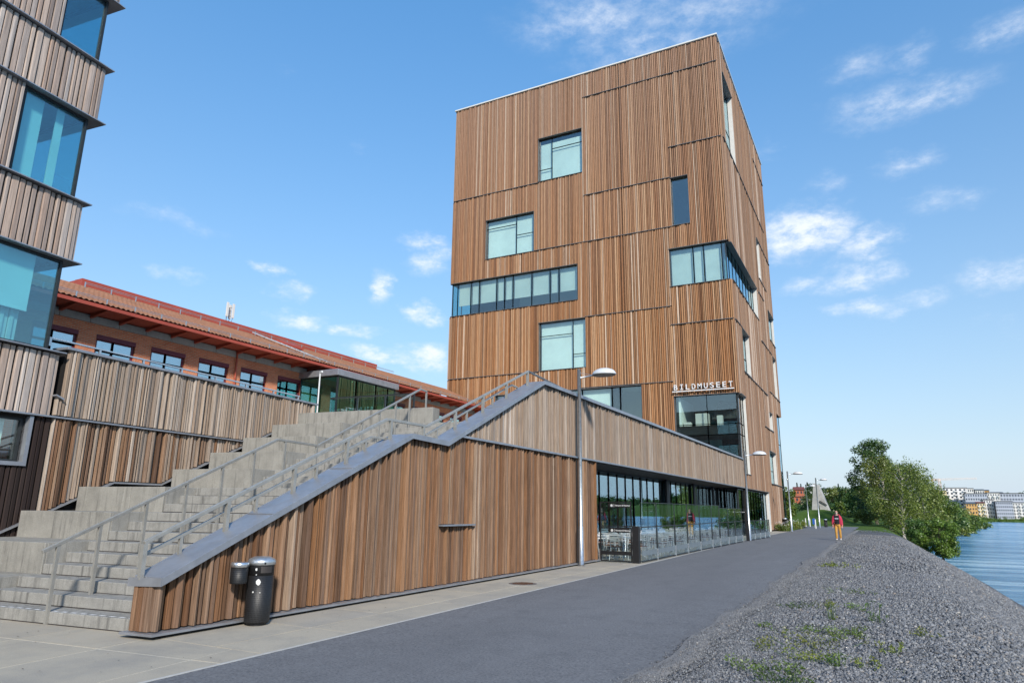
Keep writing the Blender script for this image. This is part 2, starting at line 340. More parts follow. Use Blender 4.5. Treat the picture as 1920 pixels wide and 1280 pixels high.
def grit_mat():
    m, nt, bs = mat('grit_verge'); s = noise(nt, 60, 4, .7); b = noise(nt, 2.2, 5, .6)
    c = ramp(nt, [(.3, (.13,.125,.118)), (.55, (.21,.20,.19)), (.75, (.34,.325,.305))], s)
    c = mixc(nt, c, (.055,.055,.058), mapr(nt, b, .4, .7, 0, .5))
    nt.links.new(c, bs.inputs['Base Color']); bs.inputs['Roughness'].default_value = .95; bump(nt, bs, s, .8, .012); return m
M['grit'] = grit_mat()
def slab_mat():
    m, nt, bs = mat('paving_concrete'); L = nt.links; oi = node(nt, 'ShaderNodeObjectInfo')
    tone = ramp(nt, [(0, (.355,.315,.250)), (.5, (.390,.347,.272)), (1, (.340,.307,.252))], oi.outputs['Random'])
    c = mixc(nt, tone, (.215,.21,.195), mapr(nt, noise(nt, 1.1, 7, .65), .45, .72, 0, .65))
    c = mixc(nt, c, (.40,.375,.33), mapr(nt, noise(nt, .7, 5, .6), .55, .8, 0, .5))
    c = mixc(nt, c, (.33,.26,.16), mapr(nt, noise(nt, 2.6, 4, .5), .68, .78, 0, .5))
    c = mixc(nt, c, (.05,.05,.05), mapr(nt, noise(nt, 90, 3), .28, .5, .35, 0))
    L.new(c, bs.inputs['Base Color']); bs.inputs['Roughness'].default_value = .88; bump(nt, bs, noise(nt, 90, 3), .25, .003); return m
M['slab'] = slab_mat()
M['joint'] = plain('sand_joint', (.50,.46,.37), .95, 0, .2, 20)
def water_mat():
    m, nt, bs = mat('river_water'); L = nt.links
    bs.inputs['Base Color'].default_value = (.006,.045,.090,1); bs.inputs['Roughness'].default_value = .16; bs.inputs['IOR'].default_value = 1.33; bs.inputs['Specular IOR Level'].default_value = .5
    h = noise(nt, .55, 8, .72, None, (.25, 1.0, 1)); h2 = noise(nt, .16, 7, .7, None, (.22, 1.5, 1))
    col = ramp(nt, [(.38, (.020,.135,.29)), (.5, (.085,.27,.44)), (.60, (.38,.56,.68))], h2); L.new(col, bs.inputs['Base Color'])
    b = node(nt, 'ShaderNodeBump'); b.inputs['Strength'].default_value = 1.0; b.inputs['Distance'].default_value = 1.1; L.new(h, b.inputs['Height'])
    b2 = node(nt, 'ShaderNodeBump'); b2.inputs['Strength'].default_value = .6; b2.inputs['Distance'].default_value = 1.2; L.new(h2, b2.inputs['Height']); L.new(b2.outputs[0], b.inputs['Normal'])
    L.new(b.outputs[0], bs.inputs['Normal']); return m
M['water'] = water_mat()

# ---------------------------------------------------------------- terrain
WATER = -3.2
def crest(y):                                    # where the near bank starts to fall towards the river
    if y < 45: return 1.9
    if y < 85: return 1.9 - (y - 45) * .018
    if y < 110: return 1.18 - (y - 85) * .03
    return .43 + (y - 110) * .075
def smooth(t): t = max(0., min(1., t)); return t * t * (3 - 2 * t)
def ground_z(x, y):
    if x > 200 and y < 1500:                     # far bank with the wood on it
        return -5.5 + smooth((x - 236) / 30) * 5.5 + smooth((x - 275) / 150) * 7
    s = x - crest(y)
    z = 0.0
    if s > -1.2: z -= .62 * ((s + 1.2) ** 2 / 2.4 if s < 0 else .6 + s)
    z = max(z, -6.5)
    if y > 470 and x > -200:                     # the river bends away; the town stands beyond
        k = smooth((y - 505) / 22); z = z * (1 - k) + (-1.7) * k + smooth((y - 545) / 120) * 8
    if x < 0 or y > 470:
        z += smooth((y - 250) / 330) * (13 if x < 5 else 0) * smooth((8 - x) / 30)
    d = math.hypot((x + 9.2) / 6.5, (y - 124) / 8.0)
    z += 2.1 * smooth(1.15 - d)                  # mound under the concrete sculpture
    if x < -16 and y > 8: z = max(z, 0)
    return z - .06
xs = list(np.concatenate([[-1500,-700,-350,-180,-100,-70,-50,-40,-30,-24,-20], np.arange(-18,-2,1.0), np.arange(-2,13,.4), [13.5,15,17,20,25,30,38,48,60,80,100,130,160,190,215,236,242,248,256,270,290,330,400,600,1500]]))
ys = list(np.concatenate([[-600,-200,-80,-40,-20], np.arange(-10,100,2.5), np.arange(100,160,3), [165,175,190,210,235,260,290,320,350,380,410,440,470,490,505,512,519,527,540,555,580,620,680,760,900,1200,2000,4000]]))
gv = [(x, y, ground_z(x, y)) for y in ys for x in xs]; nx = len(xs)
gf = [(j*nx+i, j*nx+i+1, (j+1)*nx+i+1, (j+1)*nx+i) for j in range(len(ys)-1) for i in range(nx-1)]
o = link('ground', np_mesh('ground', gv, gf, M['grass']), smooth=True, kind='structure')
mb = MB(); mb.poly([(-5,-600,WATER),(1400,-600,WATER),(1400,1500,WATER),(-5,1500,WATER)])
mb.build('river', M['water'], kind='structure')

# asphalt path, its grit verge and the stone bank
def path_left(y): return -6.42 - .0172 * min(y, 46)
def path_right(y): return -2.38 + .06 * math.sin(y * .9) + .05 * math.sin(y * 2.3 + 1)
yy = list(np.concatenate([np.arange(-14, 30, .5), np.arange(30, 92.1, 1.0)]))
v = []; f = []
for y in yy:
    l, r = path_left(y), path_right(y)
    for t in (0, .25, .5, .75, 1): v.append((l + (r - l) * t, y, .012 + .02 * math.sin(math.pi * t)))
for j in range(len(yy) - 1):
    for i in range(4): f.append((j*5+i, j*5+i+1, (j+1)*5+i+1, (j+1)*5+i))
k = len(v); v += [(-60,84,.010),(-7.2,84,.010),(-7.2,92,.010),(-60,92,.010)]; f.append((k,k+1,k+2,k+3))
link('asphalt_path', np_mesh('asphalt_path', v, f, M['asphalt']), smooth=True, kind='structure')
def bank_z(x, y):
    z = ground_z(x, y) + .06 + .02
    if y > 62: z -= .10 * smooth((y - 62) / 20)
    return z + .012 * math.sin(x * 2.1 + y * .7) + .018 * math.sin(x * .8 - y * .37)
cols = [0, .15, .35, .7, 1.1, 1.6, 2.2, 2.8, 3.3, 3.8, 4.2, 4.6, 5.0, 5.6, 6.3, 7.2, 8.2, 9.5, 11]
v = []; f = []; by = list(np.concatenate([np.arange(-14, 30, .6), np.arange(30, 84, 1.5)]))
for y in by:
    for c in cols:
        x = path_right(y) - .12 + c; v.append((x, y, max(bank_z(x, y) - .03 * (c == 0), -4.0)))
nc = len(cols)
for j in range(len(by) - 1):
    for i in range(nc - 1): f.append((j*nc+i, j*nc+i+1, (j+1)*nc+i+1, (j+1)*nc+i))
link('stone_bank', np_mesh('stone_bank', v, f, M['gravel']), smooth=True, kind='structure')
v = []; f = []
for y in yy:
    if y > 80: break
    for c, dz in ((-.05, .005), (.10, .012), (.28, .010), (.34 + .10 * math.sin(y * 1.3) + .08 * math.sin(y * 3.1), -.012)):
        x = path_right(y) + c; v.append((x, y, bank_z(x, y) + dz))
for j in range(len(v) // 4 - 1):
    for i in range(3): f.append((j*4+i, j*4+i+1, (j+1)*4+i+1, (j+1)*4+i))
link('grit_verge', np_mesh('grit_verge', v, f, M['grit']), smooth=True, kind='structure')

def scatter_stones():
    pts = []
    def add(n, x0, x1, y0, y1, s0, s1):
        x = RNG.uniform(x0, x1, n); y = RNG.uniform(y0, y1, n); s = RNG.uniform(s0, s1, n) * (1 + .7 * (RNG.random(n) > .93))
        pts.append(np.stack([x, y, s], 1))
    add(95000, -2.45, 4.2, 2.8, 10, .007, .019)
    add(85000, -2.4, 4.8, 10, 24, .010, .024)
    add(36000, -2.2, 5.0, 24, 60, .018, .036)
    add(2600, -3.3, -2.3, 3, 40, .006, .014)
    add(30000, -2.6, -1.6, 3, 30, .006, .013)
    P = np.concatenate(pts)
    right = np.array([path_right(t) for t in P[:, 1]])
    e = P[:, 0] - right; keep = RNG.random(len(P)) < np.clip((e + .22) / .6, .02, 1.0)
    keep |= (e > -.75) & (e < .02) & (RNG.random(len(P)) < .35 * np.exp(np.minimum(e, 0) * 4.5))
    keep &= e > -.8
    P = P[keep]; n = len(P)
    P[:, 2] *= np.clip(.55 + .45 * (P[:, 0] - np.array([path_right(t) for t in P[:, 1]])) / 1.2, .55, 1.15)
    z = np.array([bank_z(a, b) + (.012 if a - path_right(b) < .4 else 0) if a > path_right(b) else .02 for a, b in P[:, :2]])
    base = np.array([(1,0,0),(0,1,0),(-1,0,0),(0,-1,0),(.1,.1,.8),(-.1,0,-.8)], float)
    V = base[None] * P[:, None, 2:3] * RNG.uniform(.55, 1.35, (n, 6, 1)) + RNG.uniform(-.25, .25, (n, 6, 3)) * P[:, None, 2:3]
    a = RNG.uniform(0, 6.283, n); t = RNG.uniform(-.7, .7, n); ca, sa, ct, st = np.cos(a), np.sin(a), np.cos(t), np.sin(t)
    x, y, zz = V[..., 0].copy(), V[..., 1].copy(), V[..., 2].copy()
    y, zz = y * ct[:, None] - zz * st[:, None], y * st[:, None] + zz * ct[:, None]
    x, y = x * ca[:, None] - y * sa[:, None], x * sa[:, None] + y * ca[:, None]
    V = np.stack([x + P[:, 0:1], y + P[:, 1:2], zz + (z + P[:, 2] * .18)[:, None]], 2)
    F = np.array([(0,1,4),(1,2,4),(2,3,4),(3,0,4),(1,0,5),(2,1,5),(3,2,5),(0,3,5)])
    F = (F[None] + (np.arange(n) * 6)[:, None, None]).reshape(-1, 3)
    o = link('crushed_stone', np_mesh('crushed_stone', V.reshape(-1, 3), F, M['stone']), kind='stuff')
    tag(o, 'loose grey crushed stone lying on the river bank beside the path', 'gravel')
scatter_stones()

# paving slabs, laid in the direction of the stairs
PHI = rad(6.3); CP, SP = math.cos(PHI), math.sin(PHI)
def LW(b, a, z=0.): return (b * CP - a * SP, b * SP + a * CP, z)
mb = MB(); mb.poly([(-26,-14,-.003),(-5.9,-14,-.003),(-5.9,66,-.003),(-8.4,66,-.003),(-8.4,23,-.003),(-15,23,-.003),(-15,10,-.003),(-26,10,-.003)])
pav = mb.build('pavement', M['joint'], kind='structure')
def slab_mesh(w, l):
    m = MB(); m.box(-w/2, w/2, -l/2, l/2, -.06, 0); me = bpy.data.meshes.new('paving_slab'); me.from_pydata(m.v, [], m.f); me.materials.append(M['slab']); return me
sm = slab_mesh(1.0, 1.0)
def slab(x, y, w, l, rz, dz=0.):
    o = bpy.data.objects.new('paving_slab', sm); COL.objects.link(o); o.parent = pav
    o.location = (x, y, dz + random.uniform(-.0015, .0015)); o.rotation_euler = (random.uniform(-.001,.001), random.uniform(-.001,.001), rz); o.scale = (w, l, 1)
SW, SL = 1.46, 1.62
for i in range(-14, 0):
    for j in range(-3, 5):
        b0 = -7.84 + (i + 7) * SW; a0 = 4.02 + j * SL - .02
        b, a = b0 + SW / 2, a0 + SL / 2 - .81
        x, y, _ = LW(b, a)
        if a + SL / 2 > 8.1 and b < -8.6: continue
        if x > -5.4 or y > 7.8 or x < -19: continue
        if y > 6.6 and x < -8.9: continue
        if y > 7.0 and x > -8.6: continue
        slab(x, y, SW - .022, SL - .022, PHI)
for j in range(10):                              # strip between the timber wall and the asphalt
    y = 7.13 + j * 1.62
    for x, w in ((-7.93, 1.05), (-6.86, 1.05)): slab(x, y, w - .018, 1.62 - .018, 0, .004)
for j in range(18):
    for x, w in ((-9.65, 1.4), (-8.2, 1.4), (-6.75, 1.4)): slab(x, 23.4 + j * 1.62, w - .018, 1.602, 0)
for j in range(9):
    for x, w in ((-7.75, 1.4),): slab(x, 52.6 + j * 1.62, w - .018, 1.602, 0)
mb = MB()
ey = list(np.arange(-14, 60, 2.0))
for a, b in zip(ey[:-1], ey[1:]):
    mb.hexa([(path_left(a)-.03,a,-.05),(path_left(a)+.01,a,-.05),(path_left(b)+.01,b,-.05),(path_left(b)-.03,b,-.05),(path_left(a)-.03,a,.017),(path_left(a)+.01,a,.017),(path_left(b)+.01,b,.017),(path_left(b)-.03,b,.017)])
M['edging'] = plain('stone_edging', (.43,.42,.39), .8, 0, .15, 8)
mb.build('path_edging', M['edging'], kind='structure')
# ---------------------------------------------------------------- timber cladding
def slat_proto(kind):
    m = MB(); prof = {0: [(0,0),(.82,0),(1,.14),(1,.86),(.82,1),(0,1)], 1: [(0,0),(.95,0),(1,.08),(.80,.95),(.72,1),(0,1)], 2: [(0,0),(.72,0),(.80,.05),(1,.92),(.95,1),(0,1)], 3: [(0,0),(.9,0),(1,.3),(1,.7),(.9,1),(0,1)]}[kind]
    for z in (0, 1):
        for x, y in prof: m.v.append((x, y, z))
    n = len(prof); m.f = [(i, (i+1) % n, n+(i+1) % n, n+i) for i in range(n)] + [tuple(reversed(range(n))), tuple(range(n, 2*n))]
    return m
SLATS = {}
def slat_obj(kind, matname, parent, x, y, z0, z1, d, w, rz=0):
    """one board: x outward, y along the wall, standing from z0 to z1 in the parent's frame"""
    key = (kind, matname)
    if key not in SLATS:
        p = slat_proto(kind); me = bpy.data.meshes.new('slat'); me.from_pydata(p.v, [], p.f); me.materials.append(M[matname]); SLATS[key] = me
    o = bpy.data.objects.new('slat', SLATS[key]); COL.objects.link(o); o.parent = parent
    o.location = (x, y, z0); o.scale = (d, w, z1 - z0)
    if rz: o.rotation_euler = (0, 0, rz)
    return o
def board_run(u0, u1, wmin=.034, wmax=.085, gap=.028):
    """uneven board widths along a wall: (start, width, depth, kind)"""
    u = u0; out = []
    while u < u1 - .03:
        w = random.choice((random.uniform(wmin, wmin + .03), random.uniform(wmin, wmax), random.uniform(wmin + .02, wmax)))
        w = min(w, u1 - u)
        out.append((u, w, random.choice((.05, .065, .085, .11, .13)), random.choice((0, 0, 1, 2, 3)))); u += w + gap * random.choice((.7, 1, 1, 1.6))
    return out
def holes_sheet(mb, P, u0, u1, z0, z1, holes, d0, d1):
    """a wall sheet with rectangular openings left out"""
    us = sorted({u0, u1, *[min(max(h[0], u0), u1) for h in holes], *[min(max(h[1], u0), u1) for h in holes]})
    zs = sorted({z0, z1, *[min(max(h[2], z0), z1) for h in holes], *[min(max(h[3], z0), z1) for h in holes]})
    for a, b in zip(us[:-1], us[1:]):
        run = None
        for c, d in zip(zs[:-1], zs[1:]):
            mu, mz = (a + b) / 2, (c + d) / 2
            solid = not any(h[0] < mu < h[1] and h[2] < mz < h[3] for h in holes)
            if solid: run = (run[0], d) if run else (c, d)
            elif run: mb.fbox(P, a, b, run[0], run[1], d0, d1); run = None
        if run: mb.fbox(P, a, b, run[0], run[1], d0, d1)
def clad(mb, P, u0, u1, z0, z1, holes, joints, pitch=.15, dep=.10):
    """joined boards: columns cut by openings and by the drip flashings"""
    u = u0
    while u < u1 - .02:
        w = min(pitch * random.uniform(.36, .85), u1 - u); mu = u + w / 2
        cuts = [(h[2] - .0, h[3] + .0) for h in holes if h[0] - w * .3 < mu < h[1] + w * .3]
        js = sorted(j[2] for j in joints if j[0] - .02 <= mu <= j[1] + .02)
        segs = [(z0, z1)]
        for c0, c1 in cuts:
            ns = []
            for s0, s1 in segs:
                if c1 <= s0 or c0 >= s1: ns.append((s0, s1)); continue
                if c0 > s0: ns.append((s0, c0))
                if c1 < s1: ns.append((c1, s1))
            segs = ns
        for j in js:
            segs = [t for s0, s1 in segs for t in ([(s0, j - .03), (j + .03, s1)] if s0 + .05 < j < s1 - .05 else [(s0, s1)])]
        d = dep * random.uniform(.45, 1.5)
        for s0, s1 in segs:
            if s1 - s0 > .04: mb.fbox(P, u, u + w, s0, s1, 0, d * random.uniform(.85, 1.15))
        u += w + pitch * random.uniform(.24, .46)
def window(P, parent, off, u0, u1, z0, z1, panes, rec=.12, fm='dark_frame', bar=.045, gm='glass', blind=None, bm='blind', lin=None, bd=.22, jambs='ab'):
    """frame (part) with panes and blinds (sub-parts); lin = lining material of a deep reveal"""
    mb = MB()
    for a, b, c, d in panes:
        h = bar / 2
        for q in ((a, b, c - h, c + h), (a, b, d - h, d + h)): mb.fbox(P, q[0] - h, q[1] + h, q[2], q[3], -rec - .05, -rec + .03)
        for q in ((a - h, a + h), (b - h, b + h)): mb.fbox(P, q[0], q[1], c - h + .001, d + h - .001, -rec - .048, -rec + .032)
    fr = mb.build('window', M[fm], parent, off)
    if lin:
        t = .03
        if 'a' in jambs: mb = MB(); mb.fbox(P, u0, u0 + t, z0, z1, -rec - .06, .10); mb.build('reveal_lining', M[lin], fr, off)
        if 'b' in jambs: mb = MB(); mb.fbox(P, u1 - t, u1, z0, z1, -rec - .06, .10); mb.build('reveal_lining', M[lin], fr, off)
        mb = MB(); mb.fbox(P, u0, u1, z1 - t, z1 + .002, -rec - .06, .19); mb.build('drip_flashing', M['zinc_dark'], fr, off)
        mb = MB(); mb.fbox(P, u0, u1, z0 - .002, z0 + t, -rec - .06, .19); mb.build('sill_flashing', M['zinc_dark'], fr, off)
    for a, b, c, d in panes:
        g = MB(); g.fbox(P, a + .02, b - .02, c + .02, d - .02, -rec - .012, -rec + .002); g.build('pane', M[gm], fr, off)
    if blind:
        for a, b, c, d in blind:
            g = MB(); g.fbox(P, a, b, c, d, -rec - bd - .012, -rec - bd); g.fbox(P, a, b, c - .035, c, -rec - bd - .03, -rec - bd + .012); g.build('roller_blind', M[bm], fr, off)
    return fr
def flash(mb, P, u0, u1, z, d1=.13, h=.035): mb.fbox(P, u0, u1, z - h / 2, z + h / 2, -.02, d1)

# ---------------------------------------------------------------- museum tower
TX0, TX1, TY0, TY1, TZ = -34.3, -8.50, 52.5, 77.6, 41.0
T0 = (-21.4, 65.0, 0)
tower = thing('museum_tower', 'tall square museum tower clad in orange brown timber slats with scattered windows', 'museum', T0)
PF = lambda u, z, d: (u, TY0 - d, z)
PS = lambda u, z, d: (TX1 + d, u, z)
PLs = lambda u, z, d: (TX0 - d, u, z)
PB = lambda u, z, d: (u, TY1 + d, z)
HF = dict(W1=(-25.1,-20.7,31.05,35.48), W2=(-30.6,-25.54,24.33,28.26), W3=(-12.85,-11.37,24.38,28.68), S1=(-34.4,-21.3,19.18,22.45), C1=(-13.25,-8.3,19.18,22.43), W4=(-25.0,-20.6,13.2,17.53), L1=(-29.27,-15.9,4.3,11.38), C2=(-13.33,-8.3,4.3,10.28))
JF = [(-20.57,-8.5,38.55),(-34.3,-25.1,31.0),(-12.86,-8.5,31.53),(-20.6,-12.85,28.76),(-25.5,-12.9,24.36),(-20.6,-13.3,17.58),(-13.34,-8.5,16.02),(-34.3,-25.0,13.17),(-21.3,-13.33,11.46)]
HS = dict(R1=(54.16,58.6,31.45,38.55), R2=(52.3,65.9,19.15,22.32), R3=(68.4,70.1,24.15,28.5), R4=(73.1,77.8,18.95,22.15), R5=(55.3,58.8,12.37,15.95), R6=(73.9,76.5,13.02,17.35), R7=(68.4,70.25,9.1,10.8), R8=(73.8,77.8,-.1,11.37), R9=(66.3,70.6,4.09,7.05), C2=(52.3,54.76,4.3,10.24), K=(52.3,64.0,-.1,3.22))
JS = [(52.5,74.9,31.45),(70.4,77.6,38.23),(69.7,77.6,28.5),(66.9,70.5,22.36),(68.2,73.2,24.13),(66.7,73.6,17.4),(52.5,55.3,15.97),(54.9,68.1,12.33),(69.9,77.6,13.0),(64.5,70.3,9.06),(66.2,73.8,4.06),(52.5,64.0,3.26)]
hf, hs = list(HF.values()), list(HS.values())
mb = MB(); holes_sheet(mb, PF, TX0, TX1, 0, TZ, hf, -.30, -.01); mb.build('front_wall', M['backing'], tower, T0)
mb = MB(); holes_sheet(mb, PS, TY0 + .3, TY1, 0, TZ, hs, -.30, -.01); mb.build('river_wall', M['backing'], tower, T0)
hl = [(52.3,56.0,19.18,22.45)]
mb = MB(); holes_sheet(mb, PLs, TY0 + .3, TY1, 0, TZ, hl, -.30, -.01); mb.build('courtyard_wall', M['backing'], tower, T0)
hb = [(-12.5,-8.3,18.95,22.15), (-12.5,-8.3,-.1,11.37)]
mb = MB(); holes_sheet(mb, PB, TX0 + .3, TX1 - .3, 0, TZ, hb, -.30, -.01); mb.build('rear_wall', M['backing'], tower, T0)
mb = MB(); clad(mb, PF, TX0, TX1 + .05, 3.4, TZ - .06, hf, JF); mb.build('front_slats', M['wood_tower'], tower, T0, kind='stuff')
mb = MB(); clad(mb, PS, TY0 - .04, TY1, .12, TZ - .06, hs, JS, .16); mb.build('river_slats', M['wood_side'], tower, T0, kind='stuff')
mb = MB(); clad(mb, PLs, TY0, TY1, 4.0, TZ - .06, hl, [(52,78,z) for z in (13.17, 22.6, 31)], .3); mb.build('courtyard_slats', M['wood_side'], tower, T0, kind='stuff')
mb = MB(); clad(mb, PB, TX0, TX1, .1, TZ - .06, hb, [(-35,-8,z) for z in (13, 24, 31)], .3); mb.build('rear_slats', M['wood_side'], tower, T0, kind='stuff')
for u0, u1, z in JF: m_ = MB(); flash(m_, PF, u0, u1, z, .195); m_.build('drip_flashing', M['zinc_dark'], tower, T0)
for u0, u1, z in JS: m_ = MB(); flash(m_, PS, u0, u1, z, .195); m_.build('drip_flashing', M['zinc_dark'], tower, T0)
mb = MB(); mb.box(TX0 - .20, TX1 + .21, TY0 - .21, TY1 + .20, TZ - .01, TZ + .13); mb.build('roof_coping', M['white_paint'], tower, T0, bevel=.02)
# floors and inner core, seen through the panes
mb = MB()
for z in (4.2, 11.7, 18.2, 23.6, 30.3, 39.2): mb.box(TX0 + .4, TX1 - .4, TY0 + .4, TY1 - .4, z, z + .5)
mb.build('floor_slabs', M['interior'], tower, T0)
mb = MB(); mb.box(-29.5, -13.8, 57.5, 73, .1, 40.9); mb.build('inner_core', M['interior'], tower, T0)
def bars(u0, u1, z0, z1, us): e = [u0] + list(us) + [u1]; return [(a, b, z0, z1) for a, b in zip(e[:-1], e[1:])]
w = HF['W1']; window(PF, tower, T0, *w, [(-25.06,-23.77,31.1,32.3),(-25.06,-23.77,32.3,35.44),(-23.77,-20.74,31.1,34.25),(-23.77,-20.74,34.25,35.44)], blind=[(-25.0,-20.8,31.12,35.0)], lin='zinc_dark')
w = HF['W2']; window(PF, tower, T0, *w, [(-30.56,-27.4,24.38,27.41),(-30.56,-27.4,27.41,28.22),(-27.4,-25.58,24.38,26.3),(-27.4,-25.58,26.3,28.22)], blind=[(-30.5,-25.6,24.45,28.2)], lin='zinc_dark')
w = HF['W3']; window(PF, tower, T0, *w, [(-12.82,-11.4,24.42,28.64)], rec=.16, lin='zinc_dark')
w = HF['W4']; window(PF, tower, T0, *w, [(-24.96,-21.83,13.24,16.3),(-24.96,-21.83,16.3,17.49),(-21.83,-20.64,13.24,14.46),(-21.83,-20.64,14.46,17.49)], blind=[(-24.9,-20.7,13.3,17.4)], lin='zinc_dark')
ms = [-33.66,-32.19,-31.27,-29.41,-28.58,-27.71,-25.8,-24.0,-23.14]
window(PF, tower, T0, -34.28, -21.3, 19.18, 22.45, bars(-34.22, -21.34, 19.22, 22.41, ms), blind=[(a + .05, b - .05, 20.28, 22.4) for a, b in zip([-33.66,-32.19,-31.27,-29.41,-28.58,-27.71,-25.8,-24.0,-23.14], [-32.19,-31.27,-29.41,-28.58,-27.71,-25.8,-24.0,-23.14,-21.34])], bm='blind_grey', bar=.065, lin='zinc_dark', jambs='b')
window(PLs, tower, T0, 52.5, 56.0, 19.18, 22.45, bars(52.55, 55.95, 19.22, 22.41, [54.2]), rec=.1, gm='glass_blue')
window(PF, tower, T0, -13.25, -8.6, 19.18, 22.43, bars(-13.2, -8.78, 19.22, 22.39, [-11.34, -10.51, -9.1]), blind=[(-13.15,-11.4,19.3,22.35),(-11.3,-10.55,19.3,22.35),(-10.45,-9.15,19.3,22.35)], bm='blind_grey', bar=.065, lin='zinc_dark', jambs='a')
window(PS, tower, T0, 52.6, 65.9, 19.15, 22.32, bars(52.7, 65.85, 19.2, 22.28, [53.6,55.2,56.8,58.4,60.0,61.6,63.2,64.6]), rec=.28, gm='glass_blue', lin='white_paint', jambs='b', blind=[(54.0,65.7,19.3,22.2)], bm='blind_grey', bd=.4)
window(PF, tower, T0, -29.27, -15.9, 4.3, 11.38, bars(-29.2, -15.95, 4.35, 11.34, [-26.5,-23.9,-21.05,-18.45,-17.75]), blind=[(-29.1,-18.5,5.5,11.3)], bar=.1, lin='zinc_dark')
mb = MB(); mb.box(-18.42, -17.78, 52.75, 53.2, 4.3, 11.35); mb.build('window_column', M['black'], tower, T0)
window(PF, tower, T0, -13.33, -8.6, 4.3, 10.28, [(a, b, c, d) for a, b in ((-13.28,-10.9),(-10.9,-8.72)) for c, d in ((4.35,7.2),(8.02,10.24))] + [(-13.28,-10.9,7.2,8.02),(-10.9,-8.72,7.2,8.02)], rec=.1, lin='zinc_dark', jambs='a')
window(PS, tower, T0, 52.6, 54.76, 4.3, 10.24, bars(52.65, 54.72, 4.35, 7.2, [53.7]) + bars(52.65, 54.72, 7.2, 8.02, [53.7]) + bars(52.65, 54.72, 8.02, 10.2, [53.7]), rec=.12, lin='white_paint', jambs='b')
for k, rec, gm in (('R1',.30,'glass_blue'),('R3',.2,'glass_blue'),('R5',.24,'glass_blue'),('R6',.2,'glass_blue'),('R7',.2,'glass_blue'),('R9',.22,'glass_blue')):
    u0, u1, z0, z1 = HS[k]; zm = z0 + (z1 - z0) * .42
    window(PS, tower, T0, u0, u1, z0, z1, bars(u0 + .05, u1 - .05, z0 + .04, zm, []) + bars(u0 + .05, u1 - .05, zm, z1 - .04, []), rec=rec, gm=gm, lin='white_paint')
window(PS, tower, T0, 73.1, 77.55, 18.95, 22.15, bars(73.15, 77.45, 19.0, 22.1, [75.3]), rec=.15, gm='glass_blue', lin='white_paint')
window(PS, tower, T0, 73.8, 77.55, 0, 11.37, [(a, b, c, d) for a, b in ((73.85,75.7),(75.7,77.45)) for c, d in ((.1,2.8),(2.8,5.6),(5.6,8.4),(8.4,11.33))], rec=.15, gm='glass_cafe')
window(PB, tower, T0, -12.5, -8.6, 0, 11.37, [(a, b, c, d) for a, b in ((-12.4,-10.5),(-10.5,-8.65)) for c, d in ((.1,2.8),(2.8,5.6),(5.6,8.4),(8.4,11.33))], rec=.15, gm='glass_cafe')
window(PB, tower, T0, -12.5, -8.6, 18.95, 22.15, [(-12.4,-10.5,19,22.1),(-10.5,-8.65,19,22.1)], rec=.15, gm='glass_blue')
# exhibition lobby behind the low corner window
mb = MB(); mb.box(-13.6, -8.7, 52.72, 57.4, 7.30, 7.95); mb.build('lobby_floor_edge', M['black'], tower, T0)
mb = MB()
for k in range(11): mb.box(-10.9 + .02 * k, -8.9, 54.2 + .22 * k, 54.42 + .22 * k, 8.6 + .0 * k, 8.75 + .15 * k)
mb.build('lobby_stair', M['interior_dark'], tower, T0)
mb = MB(); mb.box(-13.1, -12.95, 52.8, 57.2, 7.95, 10.2); mb.build('lobby_partition', M['blind'], tower, T0)
mb = MB(); mb.box(-11.95,-11.0,53.2,53.9,7.95,8.95); mb.box(-12.85,-12.3,53.1,53.5,7.95,8.3); mb.box(-10.35,-9.95,53.3,53.7,7.95,8.75); mb.build('display_plinths', M['white_paint'], tower, T0)
# white jamb and entrance glazing at street level
mb = MB(); mb.box(-8.95, -8.42, 63.4, 64.2, 0, 3.2); mb.build('entrance_jamb', M['white_paint'], tower, T0, bevel=.02)
window(PS, tower, T0, 50.2, 63.4, .02, 3.2, bars(50.25, 63.35, .06, 3.16, [51.6,52.9,54.2,55.5,56.8,58.1,59.4,60.7,62.0]), rec=.14, gm='glass_cafe', bar=.07)
# raised letters over the corner window
sign = thing('museum_sign', 'raised white capital letters reading BILDMUSEET above a thin white rail', 'sign', (-11.05, 52.3, 10.5))
M['letter'] = plain('letter_white', (.66,.66,.65), .45, 0, .04, 4)
def letter(ch, x, z, h, w):
    cu = bpy.data.curves.new('letter', 'FONT'); cu.body = ch; cu.size = h * 1.40; cu.extrude = .05; cu.offset = .004; cu.align_x = 'CENTER'
    t = bpy.data.objects.new('tmp', cu); COL.objects.link(t); dg = bpy.context.evaluated_depsgraph_get(); me = bpy.data.meshes.new_from_object(t.evaluated_get(dg)); bpy.data.objects.remove(t)
    xs_ = [q.co.x for q in me.vertices]; s = w / max(.05, max(xs_) - min(xs_)); cx = (max(xs_) + min(xs_)) / 2
    for q in me.vertices: q.co = ((q.co.x - cx) * s, -q.co.z, q.co.y)
    me.materials.clear(); me.materials.append(M['letter'])
    o = link('letter', me, sign); o.location = (x + 11.05, -.06, z - 10.5)
def letter_i(x, z, h, w):                         # slab-serif I
    m_ = MB(); s = .055
    m_.box(x - s/2, x + s/2, 52.18, 52.28, z + s, z + h - s); m_.box(x - w/2, x + w/2, 52.18, 52.28, z, z + s); m_.box(x - w/2, x + w/2, 52.18, 52.28, z + h - s, z + h)
    m_.build('letter', M['letter'], sign, (-11.05, 52.3, 10.5))
for k, ch in enumerate('BILDMUSEET'):
    if ch == 'I': letter_i(-13.13 + k * .4605, 10.72, .42, .22)
    else: letter(ch, -13.13 + k * .4605, 10.72, .42, .27 if ch != 'M' else .31)
